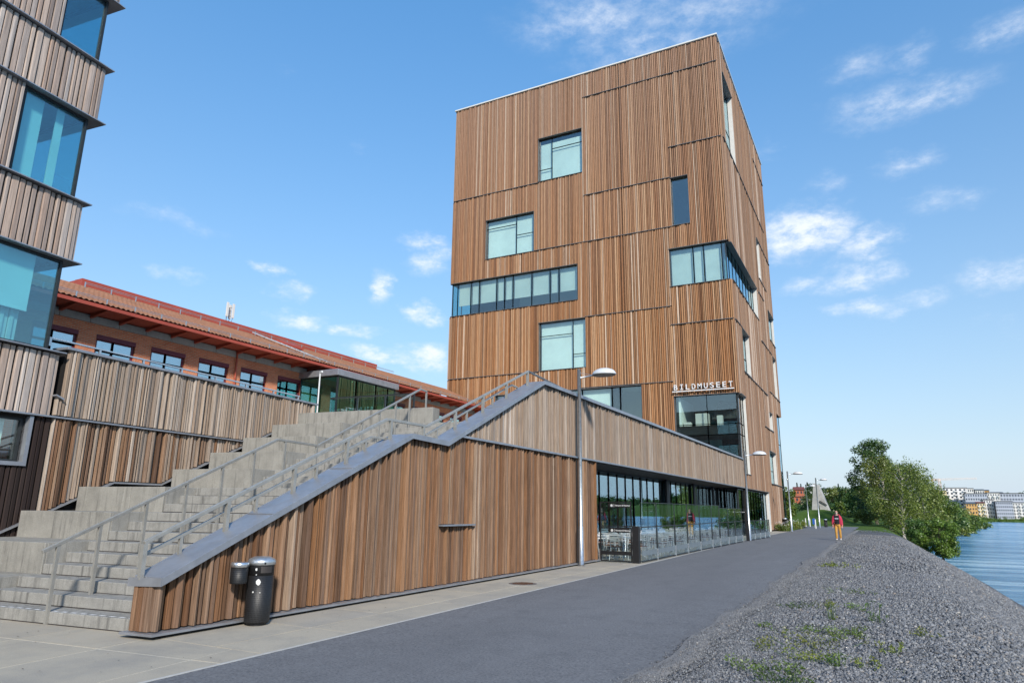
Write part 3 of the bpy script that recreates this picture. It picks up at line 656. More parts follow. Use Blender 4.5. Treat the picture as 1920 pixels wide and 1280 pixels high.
mb = MB(); mb.box(-13.4, -8.75, 52.16, 52.28, 10.55, 10.62); mb.build('sign_rail', M['letter'], sign, (-11.05, 52.3, 10.5))
mb = MB()
for x in (-13.2, -11.9, -10.4, -8.95): mb.box(x, x + .04, 52.26, 52.46, 10.56, 10.60)
mb.build('sign_bracket', M['letter'], sign, (-11.05, 52.3, 10.5))

# ---------------------------------------------------------------- timber stair wing and cafe
V0 = (-8.47, 14.2, 0)
wing = thing('stair_wing', 'long timber slatted wing with sloping zinc coping, flush with the tower', 'building', V0)
PW = lambda u, z, d: (-8.585 + d, u, z)
CAP = [(6.22, .755), (11.61, 3.17), (12.97, 3.13), (18.06, 5.36), (52.4, 5.40)]
def cap_z(y):
    for (a, b), (c, d) in zip(CAP[:-1], CAP[1:]):
        if y <= c: return b + (d - b) * (y - a) / (c - a)
    return CAP[-1][1]
JZ = 3.30
mb = MB()                                        # body of the wall, a prism under the coping
for (a, b), (c, d) in zip(CAP[:-1], CAP[1:]):
    z0a = .07 if c < 22 else 3.22
    if c > 50:
        mb.hexa([(-8.78,a,.07),(-8.60,a,.07),(-8.60,22.3,.07),(-8.78,22.3,.07),(-8.78,a,b-.05),(-8.60,a,b-.05),(-8.60,22.3,b-.05),(-8.78,22.3,b-.05)])
        mb.box(-8.78, -8.60, 22.3, 52.4, 3.26, d - .05); continue
    mb.hexa([(-8.78,a,z0a),(-8.60,a,z0a),(-8.60,c,z0a),(-8.78,c,z0a),(-8.78,a,b-.05),(-8.60,a,b-.05),(-8.60,c,d-.05),(-8.78,c,d-.05)])
mb.build('wall_core', M['backing'], wing, V0)
def wing_slat(u, w, dep, kind, z0, z1, mt): slat_obj(kind, mt, wing, -8.585 - V0[0], u - V0[1], z0, z1, dep, w)
rest = MB()
for u, w, dep, kd in board_run(6.24, 22.28):
    top = cap_z(u + w / 2) - .06
    if u > 13.45:
        wing_slat(u, w, dep, kd, .085 + random.uniform(0, .012), JZ - .03, 'wood_warm'); wing_slat(u, w, min(dep, .115), kd, JZ + .03, top, 'wood_grey')
    elif 12.84 < u < 14.2: wing_slat(u, w, dep, kd, .085, 1.28, 'wood_warm'); wing_slat(u, w, dep, kd, 1.34, top, 'wood_warm')
    else: wing_slat(u, w, dep, kd, .085 + random.uniform(0, .012), top, 'wood_warm')
for u, w, dep, kd in board_run(22.29, 52.38):
    rest.fbox(PW, u, u + w, JZ + .03, 5.34, 0, min(dep, .12))
rest.build('parapet_slats', M['wood_grey'], wing, V0, kind='stuff')
PE = rad(-90) + PHI                               # blunt end of the wall, facing the stairs' foot
for k, (s, w) in enumerate(((.0, .075), (.085, .06), (.155, .085), (.25, .075))):
    x, y = -8.56 - s * CP, 6.235 - s * SP
    slat_obj(k % 4, 'wood_warm', wing, x - V0[0], y - V0[1], .085, .70, .05, w, rad(-90) + PHI).location.x -= w * CP
def coping(name, pts, x0, x1, th=.045, fas=.105):
    for (a, b), (c, d) in zip(pts[:-1], pts[1:]):
        m_ = MB()
        m_.hexa([(x0,a,b-th),(x1,a,b-th),(x1,c,d-th),(x0,c,d-th),(x0,a,b),(x1,a,b),(x1,c,d),(x0,c,d)])
        m_.hexa([(x1,a,b-fas),(x1+.02,a,b-fas),(x1+.02,c,d-fas),(x1,c,d-fas),(x1,a,b+.006),(x1+.02,a,b+.006),(x1+.02,c,d+.006),(x1,c,d+.006)])
        m_.hexa([(x0-.02,a,b-fas),(x0,a,b-fas),(x0,c,d-fas),(x0-.02,c,d-fas),(x0-.02,a,b+.006),(x0,a,b+.006),(x0,c,d+.006),(x0-.02,c,d+.006)])
        cp_ = m_.build(name, M['zinc'], wing, V0, bevel=.004)
        L_ = math.hypot(c - a, d - b); k_ = max(1, int(L_ / 1.9))
        for i_ in range(1, k_):                   # standing seams across the sheet
            t_ = i_ / k_; y_, z_ = a + (c - a) * t_, b + (d - b) * t_; s_ = MB(); s_.bar((x0 - .018, y_, z_ + .004), (x1 + .021, y_, z_ + .004), .022, .012); s_.build('seam', M['zinc'], cp_, V0)
coping('zinc_coping', CAP, -8.96, -8.42)
m_ = MB(); m_.hexa([(-8.98,6.13,.63),(-8.40,6.195,.65),(-8.40,6.215,.65),(-8.98,6.15,.63),(-8.98,6.13,.74),(-8.40,6.195,.757),(-8.40,6.215,.757),(-8.98,6.15,.74)]); m_.build('coping_end', M['zinc'], wing, V0)
m_ = MB(); m_.box(-8.57, -8.415, 13.42, 64.2, JZ - .025, JZ + .025); m_.build('drip_flashing', M['zinc'], wing, V0)
m_ = MB(); m_.box(-8.57, -8.40, 12.84, 14.22, 1.295, 1.33); m_.build('drip_flashing', M['zinc'], wing, V0)
m_ = MB(); m_.hexa([(-8.95,6.08,.045),(-8.38,6.145,.045),(-8.38,22.4,.045),(-8.95,22.4,.045),(-8.95,6.08,.075),(-8.38,6.145,.075),(-8.38,22.4,.075),(-8.95,22.4,.075)]); m_.build('base_flashing', M['zinc'], wing, V0)
m_ = MB(); m_.box(-8.85, -8.5, 6.35, 22.28, -.05, .045); m_.build('plinth', M['soffit'], wing, V0)
m_ = MB(); m_.box(-8.80, -8.46, 22.28, 22.33, .075, 3.27); m_.build('corner_board', M['wood_warm'], wing, V0)
m_ = MB(); m_.box(-10.6, -8.57, 22.3, 50.3, 3.25, 3.30); m_.build('soffit', M['soffit'], wing, V0)
m_ = MB(); m_.box(-24, -8.79, 18.5, 52.2, 3.32, 4.0); m_.build('terrace_deck', M['concrete_grey'], wing, V0)
# glazed cafe front, set back under the parapet
PK = lambda u, z, d: (-10.02 + d, u, z)
window(PK, wing, V0, 22.3, 50.0, .02, 3.24, bars(22.35, 50.0, .05, 3.21, [22.35 + 1.106 * k for k in range(1, 25)]), rec=.02, gm='glass_cafe', bar=.055)
PQ = lambda u, z, d: (u, 50.1 - d, z)
window(PQ, wing, V0, -10.0, -8.6, .02, 3.24, bars(-9.95, -8.65, .05, 3.2, [-9.5]), rec=.02, gm='glass', bar=.06)
for y0, y1 in ((36.4,37.0),(42.5,43.0),(48.0,48.4)): m_ = MB(); m_.box(-9.96, -9.86, y0, y1, .02, 3.25); m_.build('facade_column', M['black'], wing, V0)
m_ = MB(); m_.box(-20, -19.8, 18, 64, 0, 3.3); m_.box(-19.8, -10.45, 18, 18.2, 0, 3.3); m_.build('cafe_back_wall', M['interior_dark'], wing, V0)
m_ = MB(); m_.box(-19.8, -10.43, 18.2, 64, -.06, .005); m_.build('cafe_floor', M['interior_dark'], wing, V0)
m_ = MB(); m_.box(-19.8, -10.5, 56, 56.2, .01, 3.2); m_.build('cafe_partition', M['blind'], wing, V0)
m_ = MB(); m_.box(-15.5, -14.6, 30, 44, .01, 1.05); m_.build('cafe_counter', M['interior'], wing, V0)

# ---------------------------------------------------------------- concrete stair with seating blocks (built in the stair's own axes)
RIS, TR, A0 = .17, .39, 7.35
B_END, B_WALL = -11.95, -14.5
S0 = (-11.2, A0, 0)
def br(a, X=-8.83): return (X + SP * a) / CP
stair = thing('concrete_staircase', 'broad grey concrete staircase with stepped seating blocks climbing to the terrace', 'staircase', LW(*S0), PHI)
def step(a, a2, z, name='step'):
    m_ = MB(); zb = max(z - .45, -.05)
    m_.hexa([(B_END,a,zb),(br(a),a,zb),(br(a2),a2,zb),(B_END,a2,zb),(B_END,a,z),(br(a),a,z),(br(a2),a2,z),(B_END,a2,z)])
    st_ = m_.build(name, M['concrete_step'], stair, S0, bevel=.010)
    m_ = MB(); m_.box(B_END, br(a), a - .006, a + .002, z - RIS - .004, z - RIS + random.uniform(.008, .016)); m_.build('joint', M['soffit'], st_, S0)
for k in range(11): step(A0 + k * TR, A0 + (k + 1) * TR + .03, (k + 1) * RIS)
step(A0 + 11 * TR, 13.36, 12 * RIS, 'landing')
for k in range(12): step(13.33 + k * TR, 13.33 + (k + 1) * TR + .03, (13 + k) * RIS)
for j, a in enumerate((7.35, 8.52, 9.69, 10.86, 13.33, 14.5, 15.67, 16.84, 18.01)):
    z1 = .51 * (j + 1); dep = 1.2 if j not in (3, 8) else (2.5 if j == 3 else .42)
    bl = B_WALL - (3.5 if j < 2 else 0)
    cuts = [bl] + [c for c in (-14.0 + random.uniform(-.3,.3), -12.9 + random.uniform(-.2,.2)) if c > bl] + [B_END - .012]
    if j == 8: cuts[-1] = -9.6
    for c0, c1 in zip(cuts[:-1], cuts[1:]):
        m_ = MB(); m_.box(c0 + .003, c1 - .003, a - .012, a + dep, max(z1 - .9, -.05), z1 + .004); m_.build('seat_block', M['concrete'], stair, S0, bevel=.008)
    if 0 < j < 8:                                 # paler cast ends with tie holes
        m_ = MB(); m_.box(B_END - .012, B_END + .004, a + .03, a + min(dep, 1.2) - .03, z1 - .50, z1 - .006); p_ = m_.build('block_end', M['concrete'], stair, S0)
        for da in (.42, .66):
            m_ = MB(); m_.tube([(B_END + .003, a + da, z1 - .19), (B_END + .007, a + da, z1 - .19)], .024, 10); m_.build('tie_hole', M['black'], p_, S0)
M['white_line'] = plain('white_line_paint', (.85,.85,.84), .6, 0, .05, 20)
m_ = MB()
for k in range(34):
    b = -14.2 + k * .19
    if b < br(A0) - .12: m_.poly([(b, A0 + .025, RIS + .004), (b + .095, A0 + .035, RIS + .004), (b + .11, A0 + .075, RIS + .004), (b + .015, A0 + .065, RIS + .004)])
m_.build('nosing_marking', M['white_line'], stair, S0, kind='stuff')
mb = MB(); mb.poly([LW(-24.5,18.0,4.22), (-8.8,18.3,4.22), (-8.8,52.3,4.22), (-31,52.3,4.22), (-31,17,4.22), LW(-24.5,17,4.22)]); mb.build('upper_terrace', M['slab'], kind='structure')

# ---------------------------------------------------------------- left timber building and its terrace wall
G0 = (-14.5, 10.0, 0)
lb = thing('timber_office_block', 'silvered timber office block with corner windows and thin drip ledges', 'building', LW(*G0), PHI)
PLb = lambda u, z, d: (-14.62 + d, u, z)         # u along a, outward +b
PLa = lambda u, z, d: (u, 9.86 + d, z)           # u along b, outward +a
BANDS = [(3.48, 4.86), (6.96, 8.38), (10.48, 11.90), (13.72, 15.3)]
AW = 2.6
for z0, z1 in BANDS:
    m_ = MB(); m_.box(-26, -14.64, -4, 9.84, z0, z1); m_.build('floor_band', M['backing'], lb, G0)
    for u, w, dep, kd in board_run(5.6, 9.90, .06, .14): slat_obj(kd, 'wood_pink', lb, -14.62 - G0[0], u - G0[1], z0 + .02, z1 - .03, min(dep, .07), w)
    m_ = MB(); clad(m_, PLa, -26, -14.6, z0 + .02, z1 - .03, [], [], .12); clad(m_, PLb, -4, 5.58, z0 + .02, z1 - .03, [], [], .12); m_.build('slat_cladding', M['wood_pink'], lb, G0, kind='stuff')
for z in (4.875, 6.945, 8.39, 10.47, 11.91, 13.71, 15.3):
    m_ = MB(); m_.box(-26, -14.45, -4, 10.05, z - .012, z + .012); m_.build('drip_ledge', M['zinc'], lb, G0)
m_ = MB(); m_.box(-25.5, -18.2, -4, 6.6, 0, 15.2); m_.build('inner_core', M['interior'], lb, G0)
def lb_win(z0, z1, a0, a1, blinds, bm='blind'):
    fr = window(PLb, lb, G0, a0, a1, z0, z1, bars(a0 + .03, 9.70, z0 + .03, z1 - .03, [a0 + .03 + (9.70 - a0) * .5] if a0 < 7 else []), rec=.04, gm='glass_left', bar=.05, blind=blinds, bm=bm, bd=.14)
    window(PLa, lb, G0, -18.0, -14.66, z0, z1, bars(-18.0, -14.68, z0 + .03, z1 - .03, [-16.4]), rec=.14, gm='glass_blue', bar=.05)
    return fr
lb_win(4.89, 6.93, 4.6, 9.86, [(4.6, 9.25, 5.68, 6.9)])
lb_win(8.41, 10.46, 8.27, 9.86, [(8.42, 8.82, 8.45, 10.44), (9.12, 9.30, 8.45, 10.44)])
lb_win(11.93, 13.7, 8.73, 9.86, None)
for z0, z1, a1 in ((8.41, 10.46, 8.27), (11.93, 13.70, 8.73)):
    m_ = MB(); m_.box(-14.9, -14.64, -4, a1, z0, z1); m_.box(-18.2, -18.0, -4, a1, z0, z1); m_.build('side_wall', M['backing'], lb, G0)
    for u, w, dep, kd in board_run(5.6, a1, .06, .14): slat_obj(kd, 'wood_pink', lb, -14.62 - G0[0], u - G0[1], z0 + .01, z1 - .01, min(dep, .07), w)
m_ = MB()
for k in range(6): m_.fbox(PLb, 8.62 + k * .10, 8.70 + k * .10, 4.95, 5.66, -.34 - .03 * (k % 2), -.30 - .03 * (k % 2))
m_.build('curtain', M['white_paint'], lb, G0)
m_ = MB(); m_.fbox(PLb, 9.30, 9.38, 8.45, 10.44, -.5, -.42); m_.build('window_post', M['blind'], lb, G0)
# ground storey, stained dark, with a framed window
hg = [(7.7, 9.55, 2.49, 3.40)]
m_ = MB(); holes_sheet(m_, PLb, -4, 10.05, 0, 3.46, hg, -.4, -.02); m_.build('ground_storey', M['backing'], lb, G0)
for u, w, dep, kd in board_run(7.3, 10.02, .06, .12, .02):
    for z0, z1 in ([(.9, 2.42)] if u < 9.62 else [(.9, 3.45)]): slat_obj(kd, 'wood_stain', lb, -14.62 - G0[0], u - G0[1], z0, z1, .06, w)
window(PLb, lb, G0, 7.7, 9.55, 2.49, 3.40, [(7.75, 9.5, 2.52, 3.38)], rec=.10, bar=.06, blind=[(7.8, 9.25, 2.6, 3.36)], bd=.12)
m_ = MB(); m_.fbox(PLb, 7.6, 9.55, 2.42, 2.50, -.1, .10); m_.fbox(PLb, 9.55, 9.63, 2.42, 3.44, -.1, .10); m_.build('window_surround', M['zinc'], lb, G0)
# timber terrace wall beside the stair
U0 = (-14.5, 14.5, 0)
tw = thing('timber_terrace_wall', 'grey slatted timber retaining wall with zinc coping beside the seating steps', 'wall', LW(*U0), PHI)
FL = [(9.32, 1.08), (11.71, 2.15), (13.03, 2.15), (17.0, 3.88), (19.0, 4.30)]
def fl_z(a):
    for (p, q), (r, s) in zip(FL[:-1], FL[1:]):
        if a <= r: return q + (s - q) * (a - p) / (r - p)
    return FL[-1][1]
m_ = MB(); m_.box(-14.95, -14.62, 10.12, 18.92, 0, 4.98); m_.build('wall_core', M['backing'], tw, U0)
def tw_slat(u, w, dep, kd, z0, z1, mt): slat_obj(kd, mt, tw, -14.62 - U0[0], u - U0[1], z0, z1, min(dep, .115), w)
for u, w, dep, kd in board_run(10.06, 18.92):
    fz = fl_z(u + w / 2) + .05
    if u > 10.16: tw_slat(u, w, dep, kd, max(3.53, fz), 4.97, 'wood_grey')
    else: tw_slat(u, w, dep, kd, 3.53, 3.95, 'wood_grey')
    if u < 15.7 and fz < 3.4: tw_slat(u, w, dep, kd, fz, 3.45, 'wood_grey' if random.random() < .45 else 'wood_warm')
m_ = MB(); m_.box(-14.64, -14.47, 7.2, 15.75, 3.465, 3.50); m_.build('drip_flashing', M['zinc'], tw, U0)
m_ = MB(); m_.box(-15.0, -14.48, 10.08, 18.97, 4.98, 5.04); m_.build('zinc_coping', M['zinc'], tw, U0, bevel=.006)
for (p, q), (r, s) in zip(FL[:-1], FL[1:]):
    m_ = MB(); m_.hexa([(-14.64,p,q-.01),(-14.5,p,q-.01),(-14.5,r,s-.01),(-14.64,r,s-.01),(-14.64,p,q+.03),(-14.5,p,q+.03),(-14.5,r,s+.03),(-14.64,r,s+.03)]); m_.build('base_flashing', M['zinc'], tw, U0)
m_ = MB(); m_.hexa([(-14.6,9.98,3.93),(-14.45,9.98,3.93),(-14.45,10.16,3.86),(-14.6,10.16,3.86),(-14.6,9.98,3.96),(-14.45,9.98,3.96),(-14.45,10.16,3.89),(-14.6,10.16,3.89)]); m_.build('scupper', M['zinc'], tw, U0)
tr = thing('terrace_guard_rail', 'low steel guard rail on short posts along the timber terrace wall', 'railing', LW(-14.75, 14.2, 5.04), PHI)
m_ = MB(); m_.box(-14.80, -14.74, 9.8, 18.3, 5.19, 5.22); m_.build('top_rail', M['alu'], tr, (-14.75, 14.2, 5.04))
for k in range(8): m_ = MB(); m_.box(-14.79, -14.75, 9.82 + k * 1.2, 9.87 + k * 1.2, 5.03, 5.19); m_.build('rail_post', M['alu'], tr, (-14.75, 14.2, 5.04))
# ---------------------------------------------------------------- red brick building
def brick_mat():
    m, nt, bs = mat('red_brick'); L = nt.links
    sp = node(nt, 'ShaderNodeSeparateXYZ'); L.new(node(nt, 'ShaderNodeNewGeometry').outputs['Position'], sp.inputs[0])
    ad = node(nt, 'ShaderNodeMath', operation='ADD'); L.new(sp.outputs[0], ad.inputs[0]); L.new(sp.outputs[1], ad.inputs[1])
    cb = node(nt, 'ShaderNodeCombineXYZ'); L.new(ad.outputs[0], cb.inputs[0]); L.new(sp.outputs[2], cb.inputs[1])
    b = node(nt, 'ShaderNodeTexBrick'); L.new(cb.outputs[0], b.inputs['Vector']); b.inputs['Scale'].default_value = 1
    b.inputs['Brick Width'].default_value = .26; b.inputs['Row Height'].default_value = .077; b.inputs['Mortar Size'].default_value = .0105; b.inputs['Bias'].default_value = -.1
    b.inputs['Color1'].default_value = (.54,.140,.055,1); b.inputs['Color2'].default_value = (.70,.225,.095,1); b.inputs['Mortar'].default_value = (.50,.34,.24,1)
    c = mixc(nt, b.outputs['Color'], (.14,.05,.03), mapr(nt, noise(nt, .9, 5), .5, .8, 0, .4))
    L.new(c, bs.inputs['Base Color']); bs.inputs['Roughness'].default_value = .88
    bm = node(nt, 'ShaderNodeBump'); bm.invert = True; bm.inputs['Strength'].default_value = .7; bm.inputs['Distance'].default_value = .012; L.new(b.outputs['Fac'], bm.inputs['Height']); L.new(bm.outputs[0], bs.inputs['Normal'])
    return m
M['brick'] = brick_mat()
M['red_board'] = plain('red_painted_wood', (.38,.080,.045), .6, 0, .15, 3)
M['red_sheet'] = plain('red_sheet_metal', (.33,.062,.040), .6, 0, .12, 1.2)
M['plum'] = plain('plum_window_frame', (.13,.018,.030), .5, 0, .15, 6)
def tile_mat():
    m, nt, bs = mat('clay_roof_tile'); g = node(nt, 'ShaderNodeNewGeometry')
    c = ramp(nt, [(0, (.20,.088,.048)), (.5, (.29,.135,.075)), (1, (.37,.190,.115))], noise(nt, 4.5, 3, .5))
    c = mixc(nt, c, (.16,.09,.06), mapr(nt, noise(nt, .6, 5), .45, .75, 0, .5))
    nt.links.new(c, bs.inputs['Base Color']); bs.inputs['Roughness'].default_value = .8; return m
M['tile'] = tile_mat()
R0 = (-33.5, 32.0, 4.0)
rb = thing('red_brick_building', 'red brick building with clay tiled roof and plum window frames above the terrace', 'building', R0)
PR = lambda u, z, d: (-31.0 + d, u, z)
wins = [(15.26 + 2.735 * k, 17.16 + 2.735 * k) for k in range(6)] + [(39.75,41.6),(42.45,44.1),(45.15,47.0),(47.9,49.7)]
RH = [(a, b, 6.5, 9.2) for a, b in wins]
m_ = MB(); holes_sheet(m_, PR, 10, 53, 0, 9.66, RH, -.4, 0); m_.build('brick_wall', M['brick'], rb, R0)
m_ = MB(); m_.box(-46, -31.4, 9.8, 10.1, 0, 9.9); m_.box(-46, -45.6, 10, 53, 0, 9.9); m_.box(-46, -31.4, 52.7, 53, 0, 9.9); m_.build('end_wall', M['brick'], rb, R0)
for a in list(np.arange(14.84 - 4 * 1.367, 38, 1.367)) + list(np.arange(38.1, 52, 1.367)):
    m_ = MB(); m_.box(-31.38, -30.94, a + .012, a + 1.355, 9.665, 9.995); m_.build('concrete_lintel', M['lintel'], rb, R0)
    m_ = MB(); m_.hexa([(-31.0,a-.06,9.84),(-29.72,a-.06,10.02),(-29.72,a+.06,10.02),(-31.0,a+.06,9.84),(-31.0,a-.06,10.04),(-29.72,a-.06,10.14),(-29.72,a+.06,10.14),(-31.0,a+.06,10.04)]); m_.build('eaves_bracket', M['red_board'], rb, R0)
m_ = MB(); m_.hexa([(-31.4,9.5,10.02),(-29.58,9.5,10.10),(-29.58,52,10.10),(-31.4,52,10.02),(-31.4,9.5,10.06),(-29.58,9.5,10.14),(-29.58,52,10.14),(-31.4,52,10.06)]); m_.build('eaves_soffit', M['red_board'], rb, R0)
m_ = MB(); m_.box(-29.60, -29.48, 9.4, 52.5, 10.02, 10.17); m_.build('eaves_gutter', M['red_sheet'], rb, R0)
def roof_tiles(y0, y1, x0, z0, x1, z1, trim=0.):
    """pan tiles: rows of rolls stepping up the slope"""
    P_ = .24; rows = 12; v = []; f = []; cols = int((y1 - y0) / P_ * 4)
    for r in range(rows):
        for e in (0, 1):
            t = (r + e) / rows; x = x0 + (x1 - x0) * t; z = z0 + (z1 - z0) * t + (.045 if e == 0 else 0.0)
            for c in range(cols + 1):
                y = y0 + (y1 - y0) * c / cols
                v.append((x, y + trim * t, z + .06 * abs(math.sin(math.pi * (y - y0) / P_))))
    n = cols + 1
    for r in range(rows * 2 - 1):
        for c in range(cols): f.append((r*n+c, r*n+c+1, (r+1)*n+c+1, (r+1)*n+c))
    return v, f
v, f = roof_tiles(13.2, 52.0, -29.5, 10.17, -34.6, 12.30, 0)
o = link('roof_tiles', np_mesh('roof_tiles', [(a-R0[0], b-R0[1], c-R0[2]) for a, b, c in v], f, M['tile']), rb, smooth=False, kind='stuff')
m_ = MB(); m_.hexa([(-35.2,18.9,12.15),(-34.55,18.9,12.15),(-34.55,42.4,12.15),(-35.2,42.4,12.15),(-35.2,18.9,12.72),(-34.55,18.9,12.72),(-34.55,42.4,12.72),(-35.2,42.4,12.72)]); m_.build('ridge_fascia', M['red_sheet'], rb, R0)
m_ = MB(); m_.box(-42, -35.2, 18.9, 42.4, 12.1, 12.70); m_.build('roof_monitor', M['red_sheet'], rb, R0)
m_ = MB(); m_.hexa([(-46,10,10.1),(-34.6,10,12.1),(-34.6,53,12.1),(-46,53,10.1),(-46,10,10.2),(-34.6,10,12.28),(-34.6,53,12.28),(-46,53,10.2)]); m_.build('rear_roof', M['tile'], rb, R0)
for y0, y1, xx, zz in ((13.4, 51.8, -29.75, 10.47), (18.8, 44, -34.1, 12.34)):
    for dz in (0, .07): m_ = MB(); m_.tube([(xx, y0, zz + dz), (xx, y1, zz + dz)], .014, 6); sg = m_.build('snow_guard', M['galv'], rb, R0)
    m_ = MB()
    for k in range(int((y1 - y0) / 1.35)): m_.box(xx - .02, xx + .02, y0 + k * 1.35, y0 + k * 1.35 + .05, zz - .26, zz + .09)
    m_.build('snow_guard_brackets', M['galv'], sg, R0)
m_ = MB(); m_.bar((-34.1, 29.4, 12.30), (-29.7, 31.6, 10.42), .06, .04); m_.bar((-34.1, 29.75, 12.30), (-29.7, 31.95, 10.42), .06, .04)
for k in range(16):
    t = k / 15; m_.bar((-34.1 + 4.4 * t, 29.4 + 2.2 * t, 12.32 - 1.88 * t), (-34.1 + 4.4 * t, 29.75 + 2.2 * t, 12.32 - 1.88 * t), .03, .03)
m_.build('roof_ladder', M['galv'], rb, R0)
m_ = MB(); m_.hexa([(-33.6,31.0,12.0),(-32.6,31.0,11.6),(-32.6,32.4,11.6),(-33.6,32.4,12.0),(-33.6,31.0,12.16),(-32.6,31.0,11.76),(-32.6,32.4,11.76),(-33.6,32.4,12.16)]); m_.build('roof_hatch', M['red_sheet'], rb, R0)
m_ = MB(); m_.tube([(-30.88, 25.76, 4.2), (-30.88, 25.76, 10.05)], .05, 8); m_.build('downpipe', M['red_board'], rb, R0)
M['curtain'] = plain('pale_curtain', (.55,.60,.62), .85, 0, .08, 4)
for a, b in wins:
    fr = window(PR, rb, R0, a, b, 6.5, 9.2, [(a+.06, a+.06+(b-a)*.42, 6.56, 8.5),(a+.06+(b-a)*.42, b-.06, 6.56, 8.5),(a+.06, a+.06+(b-a)*.42, 8.5, 9.0),(a+.06+(b-a)*.42, b-.06, 8.5, 9.0)], rec=.12, fm='plum', bar=.10, gm='glass_sky', blind=[(a+.15, b-.15, 8.62, 8.98)], bm='curtain', bd=.25)
    m_ = MB(); m_.fbox(PR, a, b, 9.0, 9.2, -.16, .03); m_.build('window_head', M['plum'], fr, R0)
m_ = MB(); m_.box(-34.2, -34.0, 10.2, 52.5, 4, 9.9); m_.box(-34.2, -31.4, 10.2, 52.5, 9.7, 9.8); m_.build('room_back_wall', M['interior'], rb, R0)
# antenna standing on the roof
an = thing('roof_antenna', 'mobile phone antenna with white panels on the red ridge', 'antenna', (-36, 28.85, 12.7))
m_ = MB(); m_.tube([(-36, 28.85, 12.7), (-36, 28.85, 14.2)], .03, 8); m_.build('mast', M['galv'], an, (-36, 28.85, 12.7))
for k, (dx, dy) in enumerate(((.25,-.18),(-.1,.32),(.25,.28))):
    m_ = MB(); m_.box(-36+dx-.04, -36+dx+.04, 28.85+dy-.08, 28.85+dy+.08, 13.35, 14.3); pn = m_.build('antenna_panel', M['white_paint'], an, (-36, 28.85, 12.7), bevel=.01)
    for pa in ([(-36, 28.85, 13.5), (-36+dx, 28.85+dy, 13.45)], [(-36, 28.85, 14.0), (-36+dx, 28.85+dy, 14.05)], [(-36+dx, 28.85+dy, 13.36), (-36+dx*.8, 28.85+dy*.8, 13.0), (-36, 28.85, 12.85)]):
        m_ = MB(); m_.tube(pa, .017, 6); m_.build('antenna_arm', M['zinc_dark'], pn, (-36, 28.85, 12.7))
# glazed entrance pavilion in front of the brick wall
E0 = (-29.5, 33.6, 4.25)
pv = thing('glass_entrance_pavilion', 'glass walled entrance pavilion with flat zinc roof against the brick building', 'pavilion', E0)
m_ = MB(); m_.box(-31.05, -27.85, 30.6, 36.6, 9.30, 9.68); m_.build('flat_roof', M['zinc'], pv, E0, bevel=.02)
PV1 = lambda u, z, d: (-28.0 + d, u, z); PV2 = lambda u, z, d: (u, 30.78 - d, z); PV3 = lambda u, z, d: (u, 36.42 + d, z)
M['glass_pav'] = glass('pavilion_glass', (.55,.92,.86), (.55,.92,.90), 0, 1.6, .16)
window(PV1, pv, E0, 30.8, 36.4, 4.3, 9.28, [(a, b, c, d) for a, b in ((30.84,32.49),(32.49,34.4),(34.4,35.6),(35.6,36.38)) for c, d in ((4.35,6.4),(6.4,9.26))], rec=.02, gm='glass_pav', bar=.07)
window(PV2, pv, E0, -31, -28, 4.3, 9.28, [(a, b, c, d) for a, b in ((-30.95,-29.5),(-29.5,-28.04)) for c, d in ((4.35,6.4),(6.4,9.26))], rec=.02, gm='glass_pav', bar=.07)
window(PV3, pv, E0, -31, -28, 4.3, 9.28, [(-30.95,-29.5,4.35,9.26),(-29.5,-28.04,4.35,9.26)], rec=.02, gm='glass_pav', bar=.07)
for a in (32.5, 34.4, 35.6): m_ = MB(); m_.box(-28.4, -28.1, a - .03, a + .03, 4.3, 9.28); m_.build('glass_fin', M['glass'], pv, E0)
# glass guard and slim pole at the head of the stair
gg = thing('glass_guard', 'short clear glass balustrade at the head of the stairs', 'balustrade', LW(-13.9, 19.6, 4.22), PHI)
for k in range(3):
    b0 = -14.45 + k * 1.1
    m_ = MB(); m_.box(b0, b0 + 1.05, 19.6, 19.62, 4.3, 5.3); m_.build('glass_panel', M['glass'], gg, (-13.9, 19.6, 4.22))
    m_ = MB(); m_.box(b0 + 1.05, b0 + 1.09, 19.58, 19.64, 4.22, 5.32); m_.build('guard_post', M['dark_frame'], gg, (-13.9, 19.6, 4.22))
m_ = MB(); m_.box(-14.46, -11.15, 19.585, 19.635, 5.31, 5.35); m_.build('top_rail', M['dark_frame'], gg, (-13.9, 19.6, 4.22))
pl = thing('terrace_pole', 'slim white pole with a small spotlight at the end of the timber wall', 'pole', (-19.13, 20.0, 4.25))
m_ = MB(); m_.tube([(-19.13,20,4.22),(-19.13,20,6.85)], .028, 8); m_.build('pole_shaft', M['letter'], pl, (-19.13,20,4.25))
m_ = MB(); m_.tube([(-19.13,20,6.82),(-18.98,19.95,6.84)], .04, 8); m_.build('spotlight', M['letter'], pl, (-19.13,20,4.25))

